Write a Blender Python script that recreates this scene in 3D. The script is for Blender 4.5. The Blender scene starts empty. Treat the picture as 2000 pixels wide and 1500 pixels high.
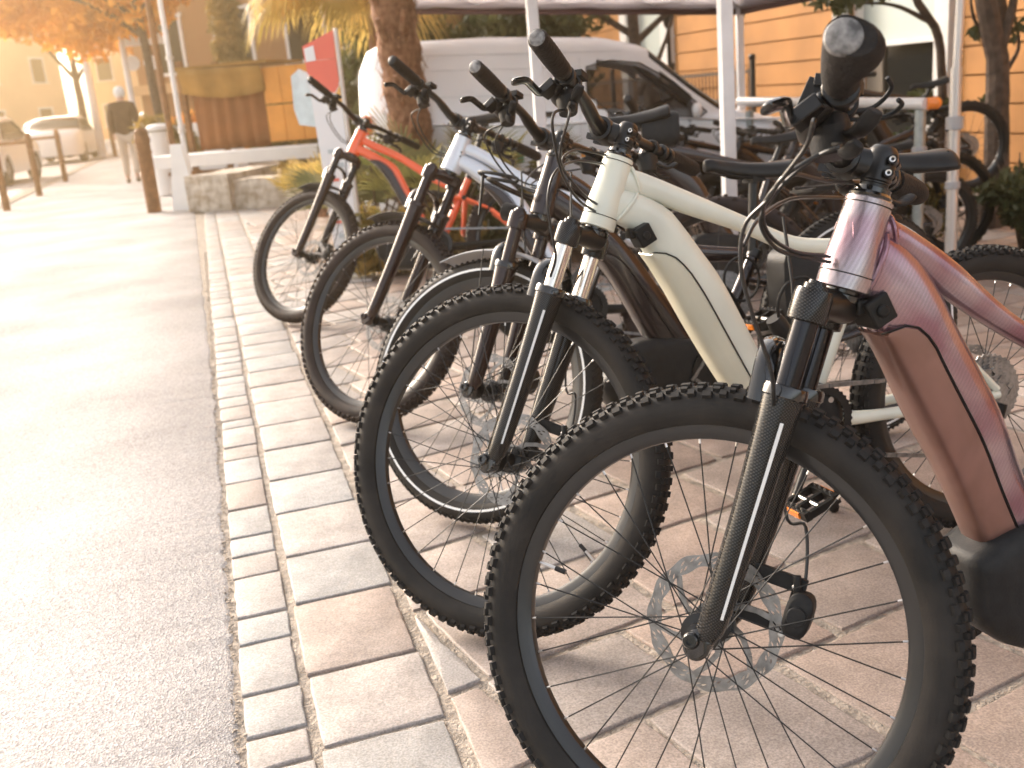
import bpy, math, random
from mathutils import Vector as V, Matrix, Euler, noise
random.seed(7)
C = bpy.context.scene.collection
SC = bpy.context.scene
HAZE = 0.0075
PI = math.pi
rad = math.radians

# ------------------------------------------------------------------ camera, sky, sun, exposure
PITCH, ROLL, CAMH, FPX = 0.27697, 0.08715, 1.0971, 2031.0
fwd = V((0, math.cos(PITCH), -math.sin(PITCH)))
up0 = V((0, math.sin(PITCH), math.cos(PITCH))); rt0 = V((1, 0, 0))
rt = rt0*math.cos(ROLL) - up0*math.sin(ROLL); up = rt0*math.sin(ROLL) + up0*math.cos(ROLL)
cd = bpy.data.cameras.new('camera'); cam = bpy.data.objects.new('camera', cd); C.objects.link(cam)
m = Matrix((rt, up, -fwd)).transposed().to_4x4(); m.translation = V((0, 0, CAMH)); cam.matrix_world = m
cd.sensor_width = 36.0; cd.lens = FPX/2000*36.0; cd.clip_start = 0.05; cd.clip_end = 3000
cd.dof.use_dof = True; cd.dof.focus_distance = 1.65; cd.dof.aperture_fstop = 6.0
SC.camera = cam

SUN_EL, SUN_AZ = rad(25), rad(-44)          # azimuth measured from +Y towards +X: veiled sun on the left
W = bpy.data.worlds.new('World'); SC.world = W; W.use_nodes = True
wt = W.node_tree; bg = wt.nodes['Background']
sky = wt.nodes.new('ShaderNodeTexSky'); sky.sky_type = 'NISHITA'; sky.sun_disc = False
sky.sun_elevation = SUN_EL; sky.sun_rotation = SUN_AZ; sky.air_density = 1.0; sky.dust_density = 5.0; sky.ozone_density = 1.0
hs = wt.nodes.new('ShaderNodeHueSaturation'); hs.inputs['Saturation'].default_value = .45; wt.links.new(sky.outputs[0], hs.inputs['Color']); wt.links.new(hs.outputs[0], bg.inputs[0]); bg.inputs[1].default_value = 0.15
sd = bpy.data.lights.new('sun', 'SUN'); sd.energy = 1.4; sd.angle = rad(17); sd.color = (1.0, 0.89, 0.78)
sun = bpy.data.objects.new('sun', sd); C.objects.link(sun)
dv = V((math.sin(SUN_AZ)*math.cos(SUN_EL), math.cos(SUN_AZ)*math.cos(SUN_EL), math.sin(SUN_EL)))
sun.rotation_euler = dv.to_track_quat('Z', 'Y').to_euler(); sun.location = (-20, 20, 20)
SC.view_settings.view_transform = 'Standard'; SC.view_settings.look = 'None'
SC.view_settings.exposure = 1.97; SC.view_settings.gamma = 1.0

# ------------------------------------------------------------------ helpers
def tag(o, label=None, cat=None, group=None, kind=None):
    if label: o['label'] = label
    if cat: o['category'] = cat
    if group: o['group'] = group
    if kind: o['kind'] = kind
    return o
def empty(name, loc=(0, 0, 0), rz=0):
    o = bpy.data.objects.new(name, None); C.objects.link(o)
    o.location = loc; o.rotation_euler = (0, 0, rz); o.empty_display_size = .1
    return o
def copy_tree(o, parent=None):
    c = o.copy(); C.objects.link(c); c.parent = parent
    if parent: c.matrix_parent_inverse = o.matrix_parent_inverse.copy()
    for ch in KIDS.get(o.name, []): copy_tree(ch, c)
    return c
KIDS = {}
class MB:
    def __init__(s): s.v = []; s.f = []; s.m = []
    def add(s, vs, fs, mi=0):
        n = len(s.v); s.v += [V(p) for p in vs]; s.f += [[i+n for i in f] for f in fs]; s.m += [mi]*len(fs); return s
    def loft(s, rings, mi=0, cap=True, closed=False):
        n = len(rings[0]); N = len(rings); vs = [p for r in rings for p in r]; fs = []
        for i in range(N if closed else N-1):
            j = (i+1) % N
            for k in range(n):
                l = (k+1) % n; fs.append((i*n+k, i*n+l, j*n+l, j*n+k))
        if cap and not closed:
            fs.append(tuple(range(n-1, -1, -1))); fs.append(tuple((N-1)*n+k for k in range(n)))
        return s.add(vs, fs, mi)
    def box(s, c, d, R=None, mi=0, taper=1.0):
        c = V(c); R = R or Matrix.Identity(3); vs = []
        for z in (-1, 1):
            t = taper if z > 0 else 1
            for x, y in ((-1, -1), (1, -1), (1, 1), (-1, 1)): vs.append(c + R @ V((x*d[0]/2*t, y*d[1]/2*t, z*d[2]/2)))
        return s.add(vs, [(3, 2, 1, 0), (4, 5, 6, 7), (0, 1, 5, 4), (1, 2, 6, 5), (2, 3, 7, 6), (3, 0, 4, 7)], mi)
    def tube(s, pts, r, n=12, mi=0, cap=True, flat=1.0, closed=False):
        pts = [V(p) for p in pts]; N = len(pts); rs = r if isinstance(r, (list, tuple)) else [r]*N
        rings = []; up = None
        for i, p in enumerate(pts):
            if closed: t = pts[(i+1) % N] - pts[i-1]
            else: t = pts[min(i+1, N-1)] - pts[max(i-1, 0)]
            t = t.normalized() if t.length > 1e-9 else V((0, 0, 1))
            if up is None: up = t.orthogonal().normalized() if abs(t.y) > .9 else (V((0, 1, 0)) - t*t.y).normalized()
            else: up = (up - t*up.dot(t)).normalized()
            b = t.cross(up)
            rings.append([p + up*math.cos(2*PI*k/n)*rs[i] + b*math.sin(2*PI*k/n)*rs[i]*flat for k in range(n)])
        return s.loft(rings, mi, cap, closed)
    def cyl(s, a, b, r, r2=None, n=20, mi=0):
        a = V(a); b = V(b); return s.tube([a, b], [r, r if r2 is None else r2], n, mi)
    def lathe(s, o, axis, ref, prof, n=48, mi=0, closed_prof=False, cap=False):
        """prof: list of (radius, offset along axis)"""
        o = V(o); axis = V(axis).normalized(); ref = V(ref).normalized(); b = axis.cross(ref)
        rings = []
        for k in range(n):
            a = 2*PI*k/n; d = ref*math.cos(a) + b*math.sin(a)
            rings.append([o + d*r + axis*h for r, h in prof])
        m_ = len(prof); vs = [p for r in rings for p in r]; fs = []
        for i in range(n):
            j = (i+1) % n
            for k in range(m_ if closed_prof else m_-1):
                l = (k+1) % m_; fs.append((i*m_+k, j*m_+k, j*m_+l, i*m_+l))
        return s.add(vs, fs, mi)
    def sphere(s, c, r, n=16, mi=0, sc=(1, 1, 1)):
        rings = []
        for i in range(1, n//2):
            t = PI*i/(n//2); rings.append([V(c) + V((math.sin(t)*math.cos(2*PI*k/n)*r*sc[0], math.sin(t)*math.sin(2*PI*k/n)*r*sc[1], math.cos(t)*r*sc[2])) for k in range(n)])
        return s.loft(rings, mi)
    def xf(s, fn, start=0):
        for i in range(start, len(s.v)): s.v[i] = fn(s.v[i])
        return s
    def build(s, name, mats, parent=None, smooth=True, bevel=0, angle=35, solid=0, subsurf=0):
        me = bpy.data.meshes.new(name); me.from_pydata([tuple(p) for p in s.v], [], s.f)
        if not isinstance(mats, (list, tuple)): mats = [mats]
        for q in mats: me.materials.append(q)
        me.polygons.foreach_set('material_index', s.m)
        me.validate(); me.update()
        if smooth:
            me.polygons.foreach_set('use_smooth', [True]*len(me.polygons)); me.set_sharp_from_angle(angle=rad(angle))
        o = bpy.data.objects.new(name, me); C.objects.link(o)
        if parent: o.parent = parent; KIDS.setdefault(parent.name, []).append(o)
        if solid:
            q = o.modifiers.new('solid', 'SOLIDIFY'); q.thickness = solid; q.offset = 0
        if bevel:
            q = o.modifiers.new('bevel', 'BEVEL'); q.width = bevel; q.segments = 2; q.limit_method = 'ANGLE'
        if subsurf:
            q = o.modifiers.new('sub', 'SUBSURF'); q.levels = subsurf; q.render_levels = subsurf
        return o
def smooth_path(pts, n=8):
    pts = [V(p) for p in pts]; out = []
    P = [pts[0]*2-pts[1]] + pts + [pts[-1]*2-pts[-2]]
    for i in range(1, len(P)-2):
        a, b, c, d = P[i-1:i+3]
        for k in range(n):
            t = k/n; out.append(.5*((2*b) + (c-a)*t + (2*a-5*b+4*c-d)*t*t + (3*b-a-3*c+d)*t**3))
    out.append(pts[-1]); return out
def resample(pts, n):
    pts = smooth_path([V((p[0], p[1], 0)) for p in pts], 10) ; L = [0]
    for a, b in zip(pts, pts[1:]): L.append(L[-1] + (b-a).length)
    out = []; j = 0
    for k in range(n):
        t = L[-1]*k/(n-1)
        while j < len(L)-2 and L[j+1] < t: j += 1
        q = (t-L[j])/max(L[j+1]-L[j], 1e-9); out.append(pts[j].lerp(pts[j+1], min(max(q, 0), 1)))
    return out
def spow(x, e): return math.copysign(abs(x)**e, x)
def interp(t, arr):
    x = t*(len(arr)-1); i = min(int(x), len(arr)-2); return arr[i]*(1-(x-i)) + arr[i+1]*(x-i)

# ------------------------------------------------------------------ materials
def nodes(m): return m.node_tree.nodes, m.node_tree.links
def mat(name, col, rough=.5, metal=0, var=0.0, scale=20, bump=0.0, bscale=60, coat=0, spec=None, col2=None, rvar=0.0, **kw):
    m = bpy.data.materials.new(name); m.use_nodes = True; N, L = nodes(m); p = N['Principled BSDF']
    p.inputs['Roughness'].default_value = rough; p.inputs['Metallic'].default_value = metal
    p.inputs['Coat Weight'].default_value = coat; p.inputs['Coat Roughness'].default_value = .08
    if spec is not None: p.inputs['Specular IOR Level'].default_value = spec
    tc = N.new('ShaderNodeTexCoord')
    if var or col2:
        nz = N.new('ShaderNodeTexNoise'); nz.inputs['Scale'].default_value = scale; nz.inputs['Detail'].default_value = 6
        L.new(tc.outputs['Object'], nz.inputs['Vector'])
        mx = N.new('ShaderNodeMix'); mx.data_type = 'RGBA'
        c2 = col2 or tuple(min(1, c*(1+var)) for c in col); c1 = col if col2 else tuple(c*(1-var) for c in col)
        mx.inputs[6].default_value = (*c1, 1); mx.inputs[7].default_value = (*c2, 1)
        cr = N.new('ShaderNodeMapRange'); cr.inputs[1].default_value = .35; cr.inputs[2].default_value = .65
        L.new(nz.outputs[0], cr.inputs[0]); L.new(cr.outputs[0], mx.inputs[0]); L.new(mx.outputs[2], p.inputs['Base Color'])
        if rvar:
            r = N.new('ShaderNodeMapRange'); r.inputs[3].default_value = max(0, rough-rvar); r.inputs[4].default_value = min(1, rough+rvar)
            L.new(nz.outputs[0], r.inputs[0]); L.new(r.outputs[0], p.inputs['Roughness'])
    else: p.inputs['Base Color'].default_value = (*col, 1)
    if bump:
        n2 = N.new('ShaderNodeTexNoise'); n2.inputs['Scale'].default_value = bscale; n2.inputs['Detail'].default_value = 5
        L.new(tc.outputs['Object'], n2.inputs['Vector'])
        b = N.new('ShaderNodeBump'); b.inputs['Strength'].default_value = bump; b.inputs['Distance'].default_value = .01
        L.new(n2.outputs[0], b.inputs['Height']); L.new(b.outputs[0], p.inputs['Normal'])
    for k, v in kw.items(): p.inputs[k.replace('_', ' ')].default_value = v
    return m
M = {}
M['rubber'] = mat('rubber', (.011, .0105, .010), .62, spec=.22, col2=(.030, .026, .023), scale=11, bump=.08, bscale=400, rvar=.1)
M['knob'] = mat('knob_rubber', (.017, .016, .0155), .7, spec=.22, var=.3, scale=60)
M['rubber_brown'] = mat('rubber_veil_tinted', (.028, .02, .018), .62, spec=.22, var=.35, scale=14, rvar=.1)  # brown of the warm veil over the left put into the tyre colour
M['knob_brown'] = mat('knob_rubber_veil_tinted', (.034, .025, .022), .7, spec=.22, var=.3, scale=60)  # knobs carry the same painted-in warm veil
M['rim'] = mat('rim_black', (.011, .011, .0115), .33, var=.2, scale=6, coat=.2)
M['spoke'] = mat('spoke', (.02, .02, .02), .35, .3)
M['silver'] = mat('silver', (.62, .6, .58), .28, 1.0)
M['steel'] = mat('steel', (.26, .25, .24), .36, .9, var=.2, scale=80)
M['black'] = mat('black_matte', (.011, .0108, .0105), .45, spec=.22, var=.2, scale=30)
M['blackgloss'] = mat('black_gloss', (.007, .007, .0072), .12, coat=.6)
M['alu_black'] = mat('anodised_black', (.012, .0115, .0115), .3, .25, var=.15, scale=40)
M['darkbrown'] = mat('veil_tinted_black', (.022, .010, .009), .2, .1, coat=.3, spec=.35)  # black fork parts, with the warm brown veil tinted into the colour
M['hose'] = mat('hose', (.010, .010, .010), .38)
M['plastic'] = mat('plastic', (.016, .016, .0165), .5, spec=.22, var=.2, scale=50, bump=.1, bscale=300)
M['saddle'] = mat('saddle', (.018, .017, .0165), .3, spec=.22, var=.2, scale=20, bump=.06, bscale=500)
M['grip'] = mat('grip', (.017, .0145, .0135), .68, spec=.22, var=.3, scale=60, bump=.35, bscale=220)
M['white_print'] = mat('white_print', (.75, .75, .73), .4)
M['reflect'] = mat('reflective_stripe', (.8, .8, .79), .3)
M['orange_part'] = mat('orange_reflector', (.85, .25, .03), .25, coat=.4)
M['red_part'] = mat('red_plastic', (.6, .04, .03), .3)
M['yellow_sticker'] = mat('yellow_sticker', (.75, .45, .06), .4)
M['stanchion_black'] = mat('stanchion_black', (.03, .03, .033), .13, .85)
M['stanchion_silver'] = mat('stanchion_silver', (.72, .68, .62), .12, 1.0)
M['orange_paint'] = mat('orange_paint', (.80, .12, .035), .28, coat=.5, var=.12, scale=5)
M['silver_paint'] = mat('silver_white_paint', (.62, .64, .68), .3, .35, coat=.4)
M['black_paint'] = mat('dark_plum_paint', (.022, .014, .015), .26, .4, coat=.5)
M['cream'] = mat('cream_paint', (.66, .67, .57), .34, coat=.35, var=.06, scale=7)
def carbon():
    m = bpy.data.materials.new('carbon_weave'); m.use_nodes = True; N, L = nodes(m); p = N['Principled BSDF']
    tc = N.new('ShaderNodeTexCoord'); mp = N.new('ShaderNodeMapping'); mp.inputs['Rotation'].default_value = (0, rad(58), 0)
    L.new(tc.outputs['Object'], mp.inputs[0])
    w = N.new('ShaderNodeTexWave'); w.bands_direction = 'X'; w.inputs['Scale'].default_value = 100; w.inputs['Distortion'].default_value = 0
    w2 = N.new('ShaderNodeTexWave'); w2.bands_direction = 'Z'; w2.inputs['Scale'].default_value = 100
    L.new(mp.outputs[0], w.inputs[0]); L.new(mp.outputs[0], w2.inputs[0])
    mu = N.new('ShaderNodeMath'); mu.operation = 'MULTIPLY'; L.new(w.outputs['Fac'], mu.inputs[0]); L.new(w2.outputs['Fac'], mu.inputs[1])
    mx = N.new('ShaderNodeMix'); mx.data_type = 'RGBA'; mx.inputs[6].default_value = (.008, .008, .008, 1); mx.inputs[7].default_value = (.06, .055, .05, 1)
    L.new(mu.outputs[0], mx.inputs[0]); L.new(mx.outputs[2], p.inputs['Base Color'])
    p.inputs['Roughness'].default_value = .2; p.inputs['Metallic'].default_value = .0; p.inputs['Specular IOR Level'].default_value = .15; p.inputs['Coat Weight'].default_value = .35; p.inputs['Coat Roughness'].default_value = .04
    return m
M['carbon'] = carbon()
def rose(name, base, base2, weave=True, rough=.28, film=0):
    m = bpy.data.materials.new(name); m.use_nodes = True; N, L = nodes(m); p = N['Principled BSDF']
    tc = N.new('ShaderNodeTexCoord'); nz = N.new('ShaderNodeTexNoise'); nz.inputs['Scale'].default_value = 9; nz.inputs['Detail'].default_value = 3; nz.inputs['Distortion'].default_value = .6
    L.new(tc.outputs['Object'], nz.inputs[0])
    cr = N.new('ShaderNodeMapRange'); cr.inputs[1].default_value = .36; cr.inputs[2].default_value = .64; L.new(nz.outputs[0], cr.inputs[0])
    mx = N.new('ShaderNodeMix'); mx.data_type = 'RGBA'; mx.inputs[6].default_value = (*base, 1); mx.inputs[7].default_value = (*base2, 1); L.new(cr.outputs[0], mx.inputs[0])
    out = mx.outputs[2]
    if weave:
        mp = N.new('ShaderNodeMapping'); mp.inputs['Rotation'].default_value = (0, rad(35), 0); L.new(tc.outputs['Object'], mp.inputs[0])
        w = N.new('ShaderNodeTexWave'); w.inputs['Scale'].default_value = 55; w.inputs['Distortion'].default_value = .4; L.new(mp.outputs[0], w.inputs[0])
        m2 = N.new('ShaderNodeMix'); m2.data_type = 'RGBA'; m2.blend_type = 'MULTIPLY'; L.new(out, m2.inputs[6]); m2.inputs[7].default_value = (.72, .70, .70, 1)
        mm = N.new('ShaderNodeMath'); mm.operation = 'MULTIPLY'; mm.inputs[1].default_value = .6; L.new(w.outputs['Fac'], mm.inputs[0]); L.new(mm.outputs[0], m2.inputs[0]); out = m2.outputs[2]
    L.new(out, p.inputs['Base Color']); p.inputs['Roughness'].default_value = rough; p.inputs['Metallic'].default_value = .75
    p.inputs['Coat Weight'].default_value = .6; p.inputs['Coat Roughness'].default_value = .1
    if film: p.inputs['Thin Film Thickness'].default_value = film; p.inputs['Thin Film IOR'].default_value = 1.6
    return m
M['rose'] = rose('iridescent_rose_paint', (.24, .115, .15), (.38, .29, .32), True, .27, 0)
M['rose_head'] = rose('iridescent_silver_rose', (.34, .22, .25), (.44, .46, .45), True, .25, 0)
M['bronze'] = rose('bronze_rose_cover', (.20, .105, .085), (.26, .14, .12), False, .42)
M['cream_cover'] = mat('cream_cover', (.56, .54, .42), .38, coat=.2, var=.05, scale=9)

M['film'] = mat('clear_film_over_weave', (.62, .40, .40), .3, .6, coat=.4, col2=(.70, .52, .52), scale=40)
M['worn_cap'] = mat('worn_cap', (.06, .057, .055), .6, col2=(.30, .29, .28), scale=70)
M['silver_grey'] = mat('silver_grey_plastic', (.35, .35, .36), .35, coat=.2)

# ------------------------------------------------------------------ ground form: falls gently to the right, beyond the bikes
DN = V((.966, .26, 0)); DT = V((-.26, .966, 0))
def gz(x, y):
    s = x*DN.x + y*DN.y; t = min(max((s-1.5)/1.8, 0), 1); t = t*t*(3-2*t)
    k = min(max((y-3.0)/2.5, 0), 1)
    return -.3*t*k
def pv(s, t): p = DN*s + DT*t; return p      # street coordinates (across, along)

# ================================================================== BICYCLES
def tyre_obj(Rr, tw, kind, parent, xf, brown=False, low=False):
    mr, mk = (M['rubber_brown'], M['knob_brown']) if brown else (M['rubber'], M['knob'])
    mb = MB(); r = tw; cr = Rr-.006-r; prof = []
    for k in range(17):
        a = rad(-140 + 280*k/16); prof.append((cr + math.cos(a)*r*1.0, math.sin(a)*r))
    prof.append((cr-r*.9, .0125)); prof.append((cr-r*.9, -.0125))
    prof = prof[:17]
    mb.lathe((0, 0, 0), (0, 1, 0), (1, 0, 0), prof + [(cr-r*.8, .010), (cr-r*.8, -.010)], 48 if low else 96, 0, True)
    mats = [mr, mk]
    if kind == 'knob':
        n = 40 if low else 92
        for k in range(n):
            for (ph, dl, w, h, off) in ((-52, .013, .010, .006, 0), (52, .013, .010, .006, 0), (-18, .014, .011, .005, .5), (18, .014, .011, .005, .5), (-36, .010, .007, .0045, .5), (36, .010, .007, .0045, .5)):
                if low and abs(ph) == 36: continue
                a = 2*PI*(k+off)/n; ph2 = rad(ph + (5 if (k % 2 and abs(ph) > 50) else 0)*(1 if ph > 0 else -1))
                er = V((math.cos(a), 0, math.sin(a))); et = V((-math.sin(a), 0, math.cos(a))); ey = V((0, 1, 0))
                nrm = er*math.cos(ph2) + ey*math.sin(ph2); sd_ = ey*math.cos(ph2) - er*math.sin(ph2)
                c = er*(cr) + nrm*(r + h*.3)
                R = Matrix((et, sd_, nrm)).transposed()
                mb.box(c, (dl*(1.15 if k % 2 else .9), w, h*1.6), R, 1, .82)
    else:   # road tyre with a fine tread and a reflective line
        mats.append(M['reflect'])
        for s in (-1, 1):
            mb.lathe((0, 0, 0), (0, 1, 0), (1, 0, 0), [(cr-.006, s*(r+.0008)), (cr+.0, s*(r+.0012))], 96, 2)
        for k in range(120):
            for s in (-1, 1):
                a = 2*PI*(k+.25*s)/120; ph2 = rad(34*s); er = V((math.cos(a), 0, math.sin(a))); et = V((-math.sin(a), 0, math.cos(a))); ey = V((0, 1, 0))
                nrm = er*math.cos(ph2) + ey*math.sin(ph2); sd_ = (ey*math.cos(ph2) - er*math.sin(ph2))
                d1 = (et*.6 + sd_*.8*s).normalized(); d2 = nrm.cross(d1)
                mb.box(er*cr + nrm*(r+.0005), (.022, .006, .004), Matrix((d1, d2, nrm)).transposed(), 1)
    mb.xf(xf); return mb.build('tyre', mats, parent, angle=40)

def wheel(parent, Rr, xf, tw=.031, kind='knob', rotor_side=-1, brown=False, low=False, valve=-0.2, hubr=.028, cassette=False, rotorR=.1):
    """xf maps wheel coordinates (x fwd, y near side, z up, axle at 0) to bike coordinates."""
    rim_in = Rr-.082; nsp = 20 if low else 32
    mb = MB()
    # hub shell
    mb.lathe((0, 0, 0), (0, 1, 0), (1, 0, 0), [(.009, -.052), (.016, -.05), (.016, -.036), (hubr, -.034), (hubr, -.030), (.017, -.026), (.015, 0), (.017, .026), (hubr, .030), (hubr, .034), (.016, .036), (.016, .05), (.009, .052)], 24, 0)
    rnd = random.Random(int(Rr*1e4))
    for k in range(nsp):
        s = 1 if k % 2 else -1; a = 2*PI*k/nsp; cross = (1 if (k//2) % 2 else -1)*rad(68)
        h = V((math.cos(a+cross)*(hubr-.004), s*.032, math.sin(a+cross)*(hubr-.004))); e = V((math.cos(a)*(rim_in+.004), s*.003, math.sin(a)*(rim_in+.004)))
        mb.tube([h, e], .0011 if not low else .0014, 5, 1, cap=False)
        d = (e-h).normalized(); mb.tube([e-d*.010, e], .0018, 6, 2)
    # valve
    a = valve*2*PI; er = V((math.cos(a), 0, math.sin(a))); mb.tube([er*(rim_in+.004), er*(rim_in-.026)], .003, 8, 2); mb.tube([er*(rim_in-.026), er*(rim_in-.043)], .0042, 8, 0)
    mb.xf(xf); w = mb.build('wheel', [M['alu_black'], M['spoke'], M['silver']], parent)
    tyre_obj(Rr, tw, kind, w, xf, brown, low)
    mb = MB(); h = .0155
    mb.lathe((0, 0, 0), (0, 1, 0), (1, 0, 0), [(Rr-.051, -h), (Rr-.053, -h-.0012), (Rr-.058, -h), (rim_in+.008, -.0125), (rim_in+.001, -.007), (rim_in, 0), (rim_in+.001, .007), (rim_in+.008, .0125), (Rr-.058, h), (Rr-.053, h+.0012), (Rr-.051, h)], 96 if not low else 48, 0, True)
    mb.xf(xf); mb.build('rim', M['rim'], w)
    # brake disc with holes
    mb = MB(); yr = rotor_side*.044; n = 144 if not low else 48; r0, r1 = rotorR*.80, rotorR
    rr = [r0, r0+(r1-r0)*.22, r0+(r1-r0)*.42, r0+(r1-r0)*.6, r0+(r1-r0)*.8, r1]
    vs = []; fs = []
    for k in range(n):
        a = 2*PI*k/n; wv = .0018*math.sin(a*12)
        for j, q in enumerate(rr): vs.append(V((math.cos(a + .06*j)*(q+(wv if j in (0, 5) else 0)), yr, math.sin(a+.06*j)*(q+(wv if j in (0, 5) else 0)))))
    for k in range(n):
        for j in range(5):
            if not low and ((j == 1 and k % 6 in (0,)) or (j == 3 and k % 6 in (3,)) or (j == 1 and k % 12 == 4) or (j == 3 and k % 12 == 7)): continue
            a0 = k*6+j; a1 = ((k+1) % n)*6+j; fs.append((a0, a1, a1+1, a0+1))
    mb.add(vs, fs, 0)
    for k in range(6):
        a = 2*PI*k/6; pts = [V((math.cos(a+t*.9)*q, yr, math.sin(a+t*.9)*q)) for t, q in ((0, .026), (.25, .044), (.6, .066), (.8, r0+.002))]
        for i in range(3):
            p, q = pts[i], pts[i+1]; d = (q-p).normalized(); nn = d.cross(V((0, 1, 0)))*(.0055 if i == 0 else .0042)
            mb.add([p-nn, q-nn, q+nn, p+nn], [(0, 1, 2, 3)], 0)
    mb.lathe((0, yr, 0), (0, 1, 0), (1, 0, 0), [(.016, 0), (.032, 0)], 36, 0)
    mb.xf(xf); mb.build('brake_disc', M['steel'], w, smooth=False, solid=.0018)
    if cassette:
        mb = MB()
        for i in range(9 if not low else 5):
            rc = .086 - i*(.0075 if not low else .012); y = .030 + i*.0035; nt = max(12, int(rc*420))
            ring = []
            for k in range(nt*2):
                a = 2*PI*k/(nt*2); q = rc + (.0028 if k % 2 else -.0022); ring.append(V((math.cos(a)*q, y, math.sin(a)*q)))
            ri = [p*0 + V((p.x*.72, y, p.z*.72)) for p in ring]
            nn = len(ring); mb.add(ring+ri, [(k, (k+1) % nn, nn+(k+1) % nn, nn+k) for k in range(nn)], 0)
        mb.cyl((0, .028, 0), (0, .066, 0), .024, n=20)
        mb.xf(xf); mb.build('cassette', M['steel'], w, smooth=False, solid=.002)
    return w

def loft_edges(U, Lw, wid, n=18, seg=22, ex=.75, xf=None, mb=None, mi=0, grow=0, f0=0., f1=1.):
    """tube in the bike plane between an upper and a lower edge line; f0..f1 picks a band of the height."""
    U = resample(U, n); Lw = resample(Lw, n); mb = mb or MB(); rings = []
    for i in range(n):
        u, l = V((U[i].x, 0, U[i].y)), V((Lw[i].x, 0, Lw[i].y)); c = (u+l)/2; b = (u-l); h = b.length/2+grow; b = b.normalized(); w = interp(i/(n-1), wid)+grow
        ring = []
        for k in range(seg):
            a = 2*PI*k/seg; ring.append(c + b*(spow(math.cos(a), ex)*h) + V((0, 1, 0))*(spow(math.sin(a), ex)*w))
        rings.append(ring)
    mb.loft(rings, mi); return mb

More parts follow.
